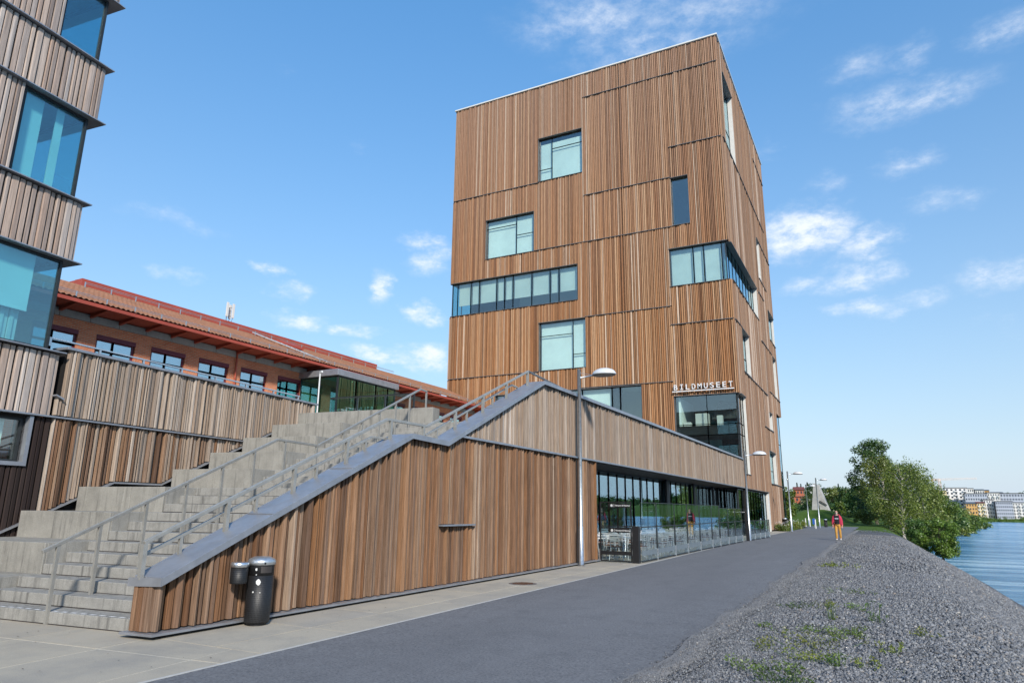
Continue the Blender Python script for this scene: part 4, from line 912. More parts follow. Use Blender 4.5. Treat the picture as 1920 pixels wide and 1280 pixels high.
# ---------------------------------------------------------------- stair rails
h1 = thing('stair_handrail', 'steel handrail on thin posts standing free in the middle of the stairs', 'handrail', LW(-10.03, 7.37, 0), PHI)
Hh = (-10.03, 7.37, 0); RP = [(7.10, 1.01), (11.86, 3.06), (13.24, 3.05), (17.97, 5.15), (18.36, 5.14)]
def rail_z(a, pts):
    for (p, q), (r, s) in zip(pts[:-1], pts[1:]):
        if a <= r: return q + (s - q) * (a - p) / (r - p)
    return pts[-1][1]
def stair_z(a):
    if a < A0: return 0
    if a < 13.33: return min(12, int((a - A0) / TR) + 1) * RIS
    return min(25, 13 + int((a - 13.33) / TR)) * RIS
for (p, q), (r, s) in zip(RP[:-1], RP[1:]): m_ = MB(); m_.bar((-10.03, p, q), (-10.03, r, s), .05, .05); m_.build('hand_rail', M['rail'], h1, Hh, bevel=.006)
for a in (7.33, 7.97, 8.77, 9.57, 10.38, 11.2, 12.1, 13.2, 14.2, 14.98, 15.78, 16.59, 17.36, 18.34):
    m_ = MB(); m_.box(-10.05, -10.01, a - .025, a + .025, stair_z(a) - (.0 if a > 7.35 else 0), rail_z(a, RP) - .02); m_.build('rail_post', M['rail'], h1, Hh)
h2 = thing('coping_handrail', 'double steel handrail fixed on top of the sloping zinc coping', 'handrail', (-8.80, 6.165, .76))
H2 = (-8.80, 6.165, .76); Q = [(6.165, 1.185), (11.23, 3.44), (12.66, 3.45), (17.73, 5.62), (52.0, 5.62)]
for (p, q), (r, s) in zip(Q[:-2], Q[1:-1]): m_ = MB(); m_.bar((-8.80, p, q), (-8.80, r, s), .055, .055); m_.build('hand_rail', M['rail'], h2, H2, bevel=.006)
m_ = MB(); m_.bar((-8.80, 17.73, 5.62), (-8.80, 20.2, 5.50), .05, .05); m_.build('hand_rail', M['zinc_dark'], h2, H2)
for seg in (((6.22, 1.01), (10.9, 3.05)), ((10.9, 3.05), (11.5, 3.06)), ((12.75, 3.26), (16.9, 5.08)), ((16.9, 5.08), (17.25, 5.06))): m_ = MB(); m_.bar((-8.90, *seg[0]), (-8.90, *seg[1]), .045, .045); m_.build('lower_rail', M['rail'], h2, H2, bevel=.005)
for y in (6.18, 7.47, 8.78, 10.06, 11.35, 12.52, 13.82, 15.12, 16.39, 17.69):
    m_ = MB(); m_.box(-8.83, -8.77, y - .03, y + .03, cap_z(y) - .02, rail_z(y, Q) - .02); m_.build('rail_post', M['rail'], h2, H2)
for y in (6.8, 8.1, 9.4, 10.7, 13.2, 14.5, 15.8): m_ = MB(); m_.box(-8.92, -8.88, y - .025, y + .025, cap_z(y) - .02, rail_z(y, [(6.22,1.0),(10.9,3.03),(12.75,3.24),(16.9,5.06)])); m_.build('lower_rail_post', M['rail'], h2, H2)

# ---------------------------------------------------------------- street lamps
M['lamp_white'] = plain('lamp_shade_grey', (.60,.61,.61), .35, .1, .05, 6)
def lamp(loc, h, label, s=1.0):
    t = thing('street_lamp', label, 'street lamp', loc, 0, 'street lamps along the path')
    m_ = MB(); m_.tube([(0,0,0),(0,0,1.15),(0,0,1.18),(0,0,h)], [.075,.075,.06,.055], 14); po = m_.build('pole', M['galv'], t, smooth=True)
    m_ = MB(); m_.lathe([(.13,0),(.13,.02),(.085,.03),(.085,.05)], n=14); m_.build('base_collar', M['zinc_dark'], t)
    m_ = MB(); m_.tube([(.03,0,h-.28),(.42*s,0,h-.24),(.50*s,0,h-.23)], [.028,.025,.034], 10); m_.build('arm', M['galv'], t, smooth=True)
    m_ = MB(); m_.tube([(.03,0,h-.12),(.42*s,0,h-.21)], .006, 5); m_.build('stay_wire', M['galv'], t)
    m_ = MB(); n = 20; prof = [(1.0,0),(.97,.05),(.86,.14),(.66,.21),(.40,.255),(.12,.275)]
    m_.lathe([(r*.36, z*.78) for r, z in prof], (.86*s, 0, h-.24), n, 1.12*s, .78)
    m_.build('lamp_shade', M['lamp_white'], t, smooth=True)
    m_ = MB(); m_.lathe([(.31,-.035),(.345,-.003)], (.86*s, 0, h-.24), n, 1.12*s, .78); m_.build('lamp_lens', M['zinc_dark'], t)
    return t
lamp((-8.27, 20.4, 0), 6.12, 'tall galvanised street lamp in front of the timber wall')
lamp((-6.85, 42.8, 0), 5.16, 'street lamp rising behind the glass screen before the tower')
lamp((-6.79, 64.0, 0), 5.05, 'street lamp beside the planting bed past the tower')
lamp((-8.0, 94.7, 0), 5.0, 'street lamp standing left of the concrete sculpture', .9)
lamp((-5.8, 80.9, 0), 5.2, 'street lamp in front of the concrete sculpture', .9)

# ---------------------------------------------------------------- bins
def bin_mat():
    m, nt, bs = mat('perforated_black_steel'); L = nt.links
    tc = node(nt, 'ShaderNodeTexCoord'); sp = node(nt, 'ShaderNodeSeparateXYZ'); L.new(tc.outputs['Object'], sp.inputs[0])
    an_ = node(nt, 'ShaderNodeMath', operation='ARCTAN2'); L.new(sp.outputs[1], an_.inputs[0]); L.new(sp.outputs[0], an_.inputs[1])
    cb = node(nt, 'ShaderNodeCombineXYZ'); mu = node(nt, 'ShaderNodeMath', operation='MULTIPLY'); L.new(an_.outputs[0], mu.inputs[0]); mu.inputs[1].default_value = 8.9
    mz = node(nt, 'ShaderNodeMath', operation='MULTIPLY'); L.new(sp.outputs[2], mz.inputs[0]); mz.inputs[1].default_value = 34
    L.new(mu.outputs[0], cb.inputs[0]); L.new(mz.outputs[0], cb.inputs[1])
    fr = node(nt, 'ShaderNodeVectorMath', operation='FRACTION'); L.new(cb.outputs[0], fr.inputs[0])
    sb = node(nt, 'ShaderNodeVectorMath', operation='SUBTRACT'); L.new(fr.outputs[0], sb.inputs[0]); sb.inputs[1].default_value = (.5, .5, 0)
    ln = node(nt, 'ShaderNodeVectorMath', operation='LENGTH'); L.new(sb.outputs[0], ln.inputs[0])
    hole = mapr(nt, ln.outputs['Value'], .24, .30, 1, 0)
    L.new(mixc(nt, (.013,.013,.014), (.001,.001,.001), hole), bs.inputs['Base Color']); bs.inputs['Roughness'].default_value = .5
    bm = node(nt, 'ShaderNodeBump'); bm.invert = True; bm.inputs['Distance'].default_value = .01; L.new(hole, bm.inputs['Height']); L.new(bm.outputs[0], bs.inputs['Normal']); return m
M['perf'] = bin_mat()
M['sticker'] = plain('torn_sticker', (.62,.62,.60), .7, 0, .2, 30)
def big_bin(loc, label, s=1.0, rz=0, full=True):
    t = thing('litter_bin', label, 'bin', loc, rz, 'black litter bins'); t.scale = (s, s, s)
    t.scale = (s * .77, s * .77, s * .87)
    m_ = MB(); m_.lathe([(.226,-.055),(.232,-.035),(.24,.70),(.24,.70)], n=28); m_.build('perforated_drum', M['perf'], t, smooth=True)
    m_ = MB(); m_.lathe([(.243,.70),(.245,.86),(.245,.865)], n=28); m_.build('upper_band', M['black'], t, smooth=True)
    m_ = MB(); m_.lathe([(.262,.865),(.262,.925),(.24,.955),(.15,.992),(.02,1.0)], n=28); m_.build('lid', M['galv'], t, smooth=True)
    m_ = MB(); m_.lathe([(.18,-.105),(.18,-.05)], n=16); m_.build('foot', M['black'], t)
    if full:
        m_ = MB(); i0 = len(m_.v)
        for z in (.74, .845):
            for k in range(7):
                a_ = rad(-32 + 8.5 * k); m_.v.append((.249*math.cos(a_), .249*math.sin(a_), z))
        m_.f += [(k, k+1, k+8, k+7) for k in range(6)]; m_.build('throw_opening', M['soffit'], t)
        for a_, z, w_, h_ in ((-52,.80,.05,.055),(-50,.715,.03,.016),(-40,.60,.10,.115),(-58,.44,.035,.03),(-28,.43,.022,.018)):
            m_ = MB(); pts = []
            for k in range(9):
                q = 2*math.pi*k/9; rr = random.uniform(.7, 1.05); aa = rad(a_) + w_ * .5 * rr * math.cos(q) / .246
                pts.append((.2475*math.cos(aa), .2475*math.sin(aa), z + h_ * .5 * rr * math.sin(q)))
            m_.poly(pts); m_.build('sticker', M['sticker'], t)
        m_ = MB(); m_.lathe([(.018,0),(.018,.012)], n=10); lk = m_.build('lock', M['black'], t); lk.location = (.25, -.08, .895); lk.rotation_euler = (0, rad(90), 0)
    return t
big_bin((-8.24, 7.72, .09), 'black perforated litter bin with torn stickers against the timber wall', 1.0, rad(-12))
big_bin((-8.15, 71.5, .10), 'black litter bin standing at the far corner of the tower', 1.15, 0, False)
big_bin((-5.6, 87.0, .09), 'black litter bin at the bend of the path by the sculpture', .95, 0, False)
ab = thing('ash_bin', 'small black perforated ash bin with steel rim on the timber wall', 'ash bin', (-8.30, 7.37, .60))
m_ = MB(); m_.lathe([(.118,0),(.12,.01),(.12,.225)], n=22); m_.build('perforated_drum', M['perf'], ab, smooth=True)
m_ = MB(); m_.lathe([(.128,.225),(.128,.285),(.115,.29)], n=22); m_.build('steel_rim', M['alu'], ab, smooth=True)
m_ = MB(); m_.box(-.17,-.10,-.02,.02,.05,.26); m_.build('wall_bracket', M['zinc_dark'], ab)
mh = thing('manhole_cover', 'round rusty manhole cover set in the pavement', 'manhole', (-7.5, 14.9, .0))
M['rust'] = plain('rusty_iron', (.105,.055,.035), .75, .3, .3, 25, bmp=.3)
m_ = MB(); m_.lathe([(.33,-.02),(.33,.006),(.30,.008)], n=28); m_.build('rim', M['zinc_dark'], mh)
m_ = MB(); m_.lathe([(.295,-.02),(.295,.007)], n=28)
for k in range(-3, 4): m_.box(-.25 + abs(k) * .03, .25 - abs(k) * .03, k * .07 - .012, k * .07 + .012, .007, .013)
m_.build('lid', M['rust'], mh)

# ---------------------------------------------------------------- glass screens of the outdoor cafe
def text_mesh(body, size, mt, name, parent, loc, rot=(rad(90),0,0), ext=.002):
    cu = bpy.data.curves.new(name, 'FONT'); cu.body = body; cu.size = size; cu.extrude = ext; cu.align_y = 'CENTER'; cu.offset = size * .012
    t = bpy.data.objects.new('tmp', cu); COL.objects.link(t); dg = bpy.context.evaluated_depsgraph_get(); me = bpy.data.meshes.new_from_object(t.evaluated_get(dg)); bpy.data.objects.remove(t)
    me.materials.clear(); me.materials.append(M[mt]); o_ = link(name, me, parent); o_.location = loc; o_.rotation_euler = rot; return o_
def sign_plate(parent, off, x0, x1, y, z0, z1, text=True):
    m_ = MB(); m_.box(x0, x1, y - .012, y, z0, z1); p_ = m_.build('sign_plate', M['black'], parent, off)
    h = z1 - z0; zc = (z0 + z1) / 2
    m_ = MB(); m_.tube([(x0 + .095, y - .012, zc), (x0 + .095, y - .015, zc)], .042, 18); m_.tube([(x0 + .095, y - .0155, zc), (x0 + .095, y - .017, zc)], .012, 10); em = m_.build('emblem', M['letter'], p_, off)
    m_ = MB()
    for k in range(6):
        q = k * math.pi / 3; m_.bar((x0 + .095 + .014*math.cos(q), y - .0165, zc + .014*math.sin(q)), (x0 + .095 + .036*math.cos(q), y - .0165, zc + .036*math.sin(q)), .006, .003, (0,1,0))
    m_.build('emblem_star', M['black'], p_, off)
    m_ = MB(); m_.box(x0 + .175, x0 + .182, y - .015, y - .012, zc - .05, zc + .05); m_.build('divider', M['letter'], p_, off)
    text_mesh('Hansson & Hammar', .088 * (x1 - x0) / .95, 'letter', 'lettering', p_, (x0 + .215 - off[0], y - .013 - off[1], zc - off[2]))
K0 = (-7.75, 22.42, 0)
gate = thing('glass_gate_screen', 'black framed glass end screen carrying two black name plates', 'glass screen', K0)
def frame_rect(mb_, x0, x1, z0, z1, y, t=.04):
    mb_.box(x0, x1, y - t/2, y + t/2, z0, z0 + t); mb_.box(x0, x1, y - t/2, y + t/2, z1 - t, z1); mb_.box(x0, x0 + t, y - t/2, y + t/2, z0 + t, z1 - t); mb_.box(x1 - t, x1, y - t/2, y + t/2, z0 + t, z1 - t)
m_ = MB(); frame_rect(m_, -8.40, -7.30, .03, 1.12, 22.42); m_.build('lower_frame', M['black'], gate, K0)
m_ = MB(); frame_rect(m_, -8.40, -7.30, 1.14, 1.95, 22.45, .035); m_.build('upper_frame', M['black'], gate, K0)
m_ = MB(); m_.box(-8.36, -7.34, 22.415, 22.425, .07, 1.08); m_.build('glass_panel', M['glass_fence'], gate, K0)
m_ = MB(); m_.box(-8.36, -7.34, 22.445, 22.455, 1.18, 1.91); m_.build('glass_panel', M['glass_fence'], gate, K0)
m_ = MB(); m_.box(-8.36, -7.34, 22.40, 22.44, .24, .36); m_.build('kick_rail', M['black'], gate, K0)
m_ = MB(); m_.box(-7.28, -7.06, 22.38, 22.56, .0, 1.16); m_.build('corner_post', M['black'], gate, K0, bevel=.01)
m_ = MB(); m_.box(-8.455, -8.41, 22.40, 22.44, .0, .42); m_.build('steel_leg', M['alu'], gate, K0)
sign_plate(gate, K0, -8.06, -7.36, 22.395, .955, 1.085); sign_plate(gate, K0, -8.07, -7.38, 22.43, 1.755, 1.89)
FP = [22.62, 24.42, 26.82, 28.74, 30.92, 33.31, 35.04, 37.12, 38.99, 41.01]
def screen(y0, y1, x0, x1, label, hi, first=False):
    c = (x0, y0, 0); t = thing('glass_screen', label, 'glass screen', c, 0, 'glass wind screens round the cafe tables')
    def seg(a, b, z0, z1, m__, d=.012):
        q = MB(); q.hexa([(x0-d/2,a,z0),(x0+d/2,a,z0),(x1+d/2,b,z0),(x1-d/2,b,z0),(x0-d/2,a,z1),(x0+d/2,a,z1),(x1+d/2,b,z1),(x1-d/2,b,z1)]); return q
    seg(y0+.05, y1-.05, .06, 1.12, 0).build('glass_panel', M['glass_fence'], t, c)
    if hi: seg(y0+.05, y1-.05, 1.15, hi, 0, .01).build('upper_glass', M['glass_fence'], t, c)
    seg(y0+.03, y1-.03, .03, .06, 0, .03).build('bottom_rail', M['black'], t, c); seg(y0+.03, y1-.03, 1.115, 1.145, 0, .03).build('mid_rail', M['dark_frame'], t, c)
    seg(y0+.05, y1-.05, .22, .38, 0, .016).build('frosted_band', M['frost'], t, c)
    q = MB(); q.box(x1-.025, x1+.025, y1-.03, y1+.03, .40, 1.17); q.box(x1-.015, x1+.015, y1-.02, y1+.02, 1.17, (hi or 1.17)); q.build('screen_post', M['dark_frame'], t, c)
    q = MB(); q.box(x1-.027, x1+.03, y1-.032, y1+.032, .0, .40); q.build('steel_leg', M['alu'], t, c)
    if hi: seg(y0+.05, y1-.05, hi-.012, hi+.012, 0, .018).build('top_edge', M['dark_frame'], t, c)
M['frost'] = plain('frosted_film', (.14,.17,.19), .6, 0, .1, 4)
names = ['beside the corner post', 'second from the corner post', 'third from the corner post', 'fourth from the corner post', 'fifth from the corner post', 'sixth from the corner post', 'seventh from the corner post', 'eighth from the corner post', 'last before the gap']
for k, (a, b) in enumerate(zip(FP[:-1], FP[1:])):
    screen(a, b, -7.05 + .012 * k, -7.05 + .012 * (k + 1), 'glass wind screen along the path, ' + names[k], 1.93 if k < 6 else 1.81)
FP2 = [42.7, 44.4, 46.0, 47.5, 49.0]
for k, (a, b) in enumerate(zip(FP2[:-1], FP2[1:])):
    screen(a, b, -6.86 + .07 * k, -6.86 + .07 * (k + 1), 'low glass screen beyond the gap, ' + ('with the black post', 'second of four', 'third of four', 'nearest the tower entrance')[k], None)
g2 = thing('glass_gate_screen', 'second glass end screen with name plate beyond the gap', 'glass screen', (-6.9, 42.7, 0)); G2 = (-6.9, 42.7, 0)
m_ = MB(); m_.box(-7.02, -6.84, 42.6, 42.75, 0, 1.15); m_.build('corner_post', M['black'], g2, G2)
m_ = MB(); frame_rect(m_, -8.2, -7.03, 1.14, 1.80, 42.75, .03); m_.build('upper_frame', M['black'], g2, G2)
m_ = MB(); m_.box(-8.17, -7.06, 42.745, 42.755, .05, 1.77); m_.build('glass_panel', M['glass_fence'], g2, G2)
sign_plate(g2, G2, -7.75, -7.06, 42.72, 1.56, 1.70)

# ---------------------------------------------------------------- cafe tables and chairs
M['seat_wood'] = plain('brown_seat', (.16,.065,.030), .5, 0, .2, 9)
def make_chair():
    t = thing('cafe_chair', 'aluminium cafe chair with brown seat', 'chair', (0,0,0), 0, 'chairs on the cafe terrace')
    m_ = MB(); m_.box(-.21, .21, -.20, .22, .435, .455); m_.build('seat', M['seat_wood'], t, bevel=.006)
    m_ = MB(); m_.box(-.22, .22, -.21, .23, .418, .434); m_.build('seat_frame', M['chair_alu'], t)
    for sx in (-1, 1):
        m_ = MB(); m_.tube([(.26*sx, .27, 0), (.235*sx, .22, .45), (.235*sx, .20, .64), (.235*sx, .10, .66), (.235*sx, -.16, .655)], .016, 6); m_.build('front_leg', M['chair_alu'], t)
        m_ = MB(); m_.tube([(.25*sx, -.27, 0), (.225*sx, -.20, .45), (.22*sx, -.24, .80)], .016, 6); m_.build('rear_leg', M['chair_alu'], t)
    m_ = MB(); m_.tube([(-.22,-.24,.80),(-.12,-.275,.815),(.12,-.275,.815),(.22,-.24,.80)], .014, 6); m_.build('back_rail', M['chair_alu'], t)
    for z in (.62, .71): m_ = MB(); m_.hexa([(-.215,-.245,z),(.215,-.245,z),(.215,-.232,z),(-.215,-.232,z),(-.215,-.25,z+.055),(.215,-.25,z+.055),(.215,-.237,z+.055),(-.215,-.237,z+.055)]); m_.build('back_slat', M['chair_alu'], t)
    return t
def make_table():
    t = thing('cafe_table', 'square aluminium cafe table', 'table', (0,0,0), 0, 'tables on the cafe terrace')
    m_ = MB(); m_.box(-.35, .35, -.35, .35, .715, .74); m_.build('table_top', M['chair_alu'], t, bevel=.008)
    for sx in (-1, 1):
        for sy in (-1, 1): m_ = MB(); m_.tube([(.31*sx, .31*sy, 0), (.31*sx, .31*sy, .715)], .018, 6); m_.build('leg', M['chair_alu'], t)
    return t
ch0, tb0 = make_chair(), make_table(); first = [True, True]
ti = 0
ORD = ['first', 'second', 'third', 'fourth', 'fifth', 'sixth', 'seventh', 'eighth', 'ninth', 'tenth']
for y in (24.0, 26.6, 29.2, 31.8, 34.4, 37.0, 39.6):
    for xi, x in enumerate((-8.02, -9.2)):
        if xi and y > 38: continue
        row = ORD[int((y - 24) / 2.6 + .5)]; side = 'on the path side' if xi == 0 else 'on the window side'
        t = tb0 if first[1] else copy_tree(tb0); first[1] = False
        t.location = (x, y + random.uniform(-.15,.15), .005); t.rotation_euler = (0, 0, random.uniform(-.1,.1)); t['label'] = f'square aluminium cafe table, {row} from the name plates, {side}'
        for q, (dx, dy, rz) in enumerate(((-.05,-.62,0),(.05,.62,math.pi),(.50,.05,rad(90)),(-.60,-.05,rad(-90)))):
            if xi and q == 2: continue
            if not xi and q == 3 and y > 30: continue
            c_ = ch0 if first[0] else copy_tree(ch0); first[0] = False
            c_.location = (x + dx + random.uniform(-.06,.06), t.location.y + dy + random.uniform(-.08,.08), .005); c_.rotation_euler = (0, 0, rz + random.uniform(-.35,.35))
            c_['label'] = f'aluminium cafe chair, {("near", "far", "path", "window")[q]} side of the {row} table {side}'

# ---------------------------------------------------------------- walking person
M['skin'] = plain('skin', (.52,.30,.22), .55, 0, .06, 20); M['jacket'] = plain('raspberry_jacket', (.46,.030,.070), .8, 0, .12, 12); M['chino'] = plain('mustard_trousers', (.50,.26,.055), .85, 0, .1, 12)
M['tee'] = plain('black_shirt', (.010,.010,.013), .85, 0, .1, 10); M['shoe'] = plain('light_shoes', (.55,.50,.42), .6, 0, .1, 20); M['hair'] = plain('grey_beard', (.42,.38,.34), .9, 0, .15, 40); M['strap'] = plain('bag_strap', (.015,.014,.014), .6, 0, .1, 10); M['print'] = plain('shirt_print', (.55,.58,.62), .8, 0, .1, 20)
def skin(name, verts, edges, mt, parent, root=0, lv=2):
    me = bpy.data.meshes.new(name); me.from_pydata([q[:3] for q in verts], edges, []); me.materials.append(M[mt])
    o_ = link(name, me, parent); sk = o_.modifiers.new('skin', 'SKIN'); sk.use_smooth_shade = True
    for k, q in enumerate(verts):
        r = q[3]; me.skin_vertices[0].data[k].radius = r if isinstance(r, tuple) else (r, r); me.skin_vertices[0].data[k].use_root = (k == root)
    sb = o_.modifiers.new('sub', 'SUBSURF'); sb.levels = lv; sb.render_levels = lv; return o_
pe = thing('person', 'person in raspberry jacket, black top and mustard trousers walking towards the camera', 'person', (-2.42, 47.65, .03), rad(-4))
# local frame: faces -Y; x to the viewer's right
V = [(0,0,.93,(.11,.08)), (0,-.005,1.12,(.115,.08)), (0,-.01,1.30,(.13,.085)), (0,0,1.43,(.08,.06)), (0,-.012,1.52,.052), (0,-.03,1.585,.068), (0,-.03,1.665,.078), (0,-.015,1.725,.06),
     (-.095,0,.86,.088), (-.10,-.055,.50,.062), (-.10,.01,.10,.042), (-.10,-.09,.05,.038), (-.105,-.17,.035,.033),
     (.095,0,.86,.088), (.105,.035,.50,.062), (.105,.14,.12,.042), (.11,.06,.055,.038), (.115,-.02,.035,.033),
     (-.19,.01,1.39,.045), (-.265,.02,1.13,.040), (-.25,-.08,.90,.034), (-.245,-.10,.83,.030), (.19,.01,1.39,.045), (.275,.03,1.13,.040), (.27,-.05,.90,.034), (.265,-.07,.83,.030)]
Eg = [(0,1),(1,2),(2,3),(3,4),(4,5),(5,6),(6,7),(0,8),(8,9),(9,10),(10,11),(11,12),(0,13),(13,14),(14,15),(15,16),(16,17),(3,18),(18,19),(19,20),(20,21),(3,22),(22,23),(23,24),(24,25)]
skin('body', V, Eg, 'skin', pe)
for s, x, y in ((-1, -.245, -.10), (1, .265, -.07)):
    vs = [(x, y, .84, .030), (x, y - .012, .795, .036)]; es = [(0, 1)]
    for k, (dx, dz, l) in enumerate(((-.026,0,.058),(-.009,0,.068),(.009,0,.064),(.026,0,.050))):
        n0 = len(vs); vs += [(x + dx, y - .016, .765, .0095), (x + dx, y - .030, .765 - l * .6, .0085), (x + dx, y - .024, .765 - l, .0075)]; es += [(1, n0), (n0, n0+1), (n0+1, n0+2)]
    n0 = len(vs); vs += [(x - s * .034, y - .03, .79, .010), (x - s * .038, y - .05, .755, .009)]; es += [(1, n0), (n0, n0+1)]
    skin('hand', vs, es, 'skin', pe, 0, 1)
skin('trousers', [(0,0,1.04,(.150,.118)), (-.09,0,.86,.108), (-.10,-.055,.50,.078), (-.10,.0,.075,.062), (.09,0,.86,.108), (.105,.035,.50,.078), (.105,.13,.10,.062)], [(0,1),(1,2),(2,3),(0,4),(4,5),(5,6)], 'chino', pe)
skin('top', [(0,-.005,.90,(.150,.118)), (0,-.008,1.0,(.160,.128)), (0,-.015,1.12,(.165,.128)), (0,-.015,1.30,(.175,.130)), (0,0,1.45,(.115,.10)), (-.13,.0,1.42,.085), (.13,.0,1.42,.085)], [(0,1),(1,2),(2,3),(3,4),(4,5),(4,6)], 'tee', pe)
for s in (-1, 1):                                 # open jacket: two fronts, sleeves
    ex = .262 if s < 0 else .272
    skin('jacket_side', [(.06*s,.07,1.47,(.055,.055)), (.120*s,-.01,1.40,(.075,.145)), (.150*s,-.015,1.15,(.050,.160)), (.165*s,-.01,.93,(.052,.170)), (.180*s,0,.76,(.055,.165))], [(0,1),(1,2),(2,3),(3,4)], 'jacket', pe, 1)
    skin('sleeve', [(.13*s,.01,1.445,.062), (.200*s,.005,1.37,.070), (ex*s*.97,.02,1.13,.056), (.252*s,-.08,.88,.047)], [(0,1),(1,2),(2,3)], 'jacket', pe, 0)
skin('jacket_back', [(0,.09,1.45,(.13,.035)), (0,.125,1.15,(.15,.035)), (0,.135,.80,(.17,.035))], [(0,1),(1,2)], 'jacket', pe, 1)
m_ = MB(); m_.lathe([(.012,-.045),(.045,-.03),(.060,.0),(.062,.03),(.055,.045)], (0,-.062,1.572), 12, 1, .75); m_.build('beard', M['hair'], pe, smooth=True)
m_ = MB(); m_.lathe([(.008,-.016),(.014,-.008),(.010,.012),(.004,.022)], (0,-.118,1.632), 8); m_.build('nose', M['skin'], pe, smooth=True)
m_ = MB(); m_.box(-.026,.026,-.119,-.110,1.588,1.596); m_.build('mouth', M['seat_wood'], pe)
for s in (-1, 1):
    m_ = MB(); m_.lathe([(.003,-.008),(.011,-.004),(.011,.004),(.003,.008)], (.030*s,-.101,1.658), 8); m_.build('eye', M['tee'], pe, smooth=True)
    m_ = MB(); m_.tube([(.056*s,-.095,1.66),(.010*s,-.106,1.66)], .004, 5); m_.tube([(.056*s,-.095,1.66),(.080*s,-.02,1.665)], .003, 5); m_.build('spectacles', M['strap'], pe)
    m_ = MB(); m_.lathe([(.006,-.03),(.016,-.01),(.018,.012),(.008,.028)], (.081*s,-.02,1.64), 8, .6, 1); m_.build('ear', M['skin'], pe, smooth=True)
skin('shoe', [(-.10,.05,.055,.05), (-.10,-.07,.045,.048), (-.105,-.18,.035,.040)], [(0,1),(1,2)], 'shoe', pe, 0, 1)
skin('shoe', [(.105,.17,.075,.05), (.11,.05,.05,.048), (.115,-.05,.032,.040)], [(0,1),(1,2)], 'shoe', pe, 0, 1)
m_ = MB(); m_.bar((.12,-.128,1.40), (-.19,-.16,.98), .04, .012, (0,1,0)); m_.build('bag_strap', M['strap'], pe)
skin('shoulder_bag', [(-.22,-.03,1.02,(.05,.09)), (-.225,-.03,.86,(.055,.10))], [(0,1)], 'strap', pe, 0, 1)
m_ = MB(); m_.box(-.10,.10,-.148,-.140,1.25,1.295); m_.build('shirt_print', M['print'], pe)
# ---------------------------------------------------------------- vegetation
def leaf_mat(name, lo, mid, hi):
    m, nt, bs = mat(name); L = nt.links; nt.nodes.remove(bs)
    g = node(nt, 'ShaderNodeNewGeometry'); oi = node(nt, 'ShaderNodeObjectInfo')
    c = ramp(nt, [(0, lo), (.5, mid), (1, hi)], g.outputs['Random Per Island'])
    c = mixc(nt, c, tuple(x * .55 for x in mid), mapr(nt, noise(nt, .7, 3), .4, .7, 0, .6))
    hs = node(nt, 'ShaderNodeHueSaturation'); L.new(c, hs.inputs['Color']); L.new(mapr(nt, oi.outputs['Random'], 0, 1, .82, 1.18), hs.inputs['Value']); L.new(mapr(nt, oi.outputs['Random'], 0, 1, .488, .508), hs.inputs['Hue'])
    d = node(nt, 'ShaderNodeBsdfDiffuse'); t = node(nt, 'ShaderNodeBsdfTranslucent'); gl = node(nt, 'ShaderNodeBsdfGlossy'); gl.inputs['Roughness'].default_value = .45; gl.inputs['Color'].default_value = (.8,.85,.8,1)
    L.new(hs.outputs[0], d.inputs[0]); L.new(hs.outputs[0], t.inputs[0])
    m1 = node(nt, 'ShaderNodeMixShader'); m1.inputs[0].default_value = .34; L.new(d.outputs[0], m1.inputs[1]); L.new(t.outputs[0], m1.inputs[2])
    m2 = node(nt, 'ShaderNodeMixShader'); m2.inputs[0].default_value = .05; L.new(m1.outputs[0], m2.inputs[1]); L.new(gl.outputs[0], m2.inputs[2])
    L.new(m2.outputs[0], nt.nodes['Material Output'].inputs['Surface']); return m
M['leaf_birch'] = leaf_mat('birch_leaf', (.095,.135,.020), (.170,.215,.034), (.260,.295,.060))
M['leaf_dark'] = leaf_mat('alder_leaf', (.036,.078,.014), (.070,.130,.024), (.115,.185,.038))
M['leaf_bright'] = leaf_mat('willow_leaf', (.075,.130,.015), (.125,.205,.025), (.185,.260,.040))
M['leaf_spruce'] = leaf_mat('spruce_needles', (.016,.042,.014), (.028,.065,.022), (.045,.090,.034))
M['leaf_yellow'] = leaf_mat('meadow_plant', (.12,.16,.02), (.19,.22,.03), (.30,.30,.05))
def bark_mat(name, a, b):
    m, nt, bs = mat(name); c = ramp(nt, [(.42, a), (.58, b)], noise(nt, 1, 5, .7, None, (4, 4, 9))); nt.links.new(c, bs.inputs['Base Color']); bs.inputs['Roughness'].default_value = .85; bump(nt, bs, noise(nt, 14, 4), .4, .02); return m
M['bark_birch'] = bark_mat('birch_bark', (.06,.05,.045), (.55,.52,.47)); M['bark'] = bark_mat('grey_bark', (.05,.042,.034), (.11,.095,.08))
def leaf_cloud(centers, radii, n, size, rng, squash=.8, droop=0., aspect=.55):
    """n small leaf faces spread through clumps, denser at their rims"""
    w = np.asarray(radii) ** 2.2; idx = rng.choice(len(centers), n, p=w / w.sum())
    d = rng.normal(size=(n, 3)); d /= np.linalg.norm(d, axis=1)[:, None]; r = rng.random(n) ** .45
    P = np.asarray(centers)[idx] + d * (np.asarray(radii)[idx] * r)[:, None] * np.array([1, 1, squash])
    if droop: P[:, 2] -= droop * rng.random(n) ** 2 * np.asarray(radii)[idx]
    nrm = d * .6 + rng.normal(size=(n, 3)) * .55 + np.array([0, 0, .55]); nrm /= np.linalg.norm(nrm, axis=1)[:, None]
    t = np.cross(nrm, rng.normal(size=(n, 3))); t /= np.linalg.norm(t, axis=1)[:, None]; b = np.cross(nrm, t)
    s = size * rng.uniform(.6, 1.35, n)[:, None]
    V = np.stack([P - t * s, P - b * s * aspect + t * s * .1, P + t * s, P + b * s * aspect + t * s * .1], 1).reshape(-1, 3)
    return V, np.arange(n * 4).reshape(-1, 4)
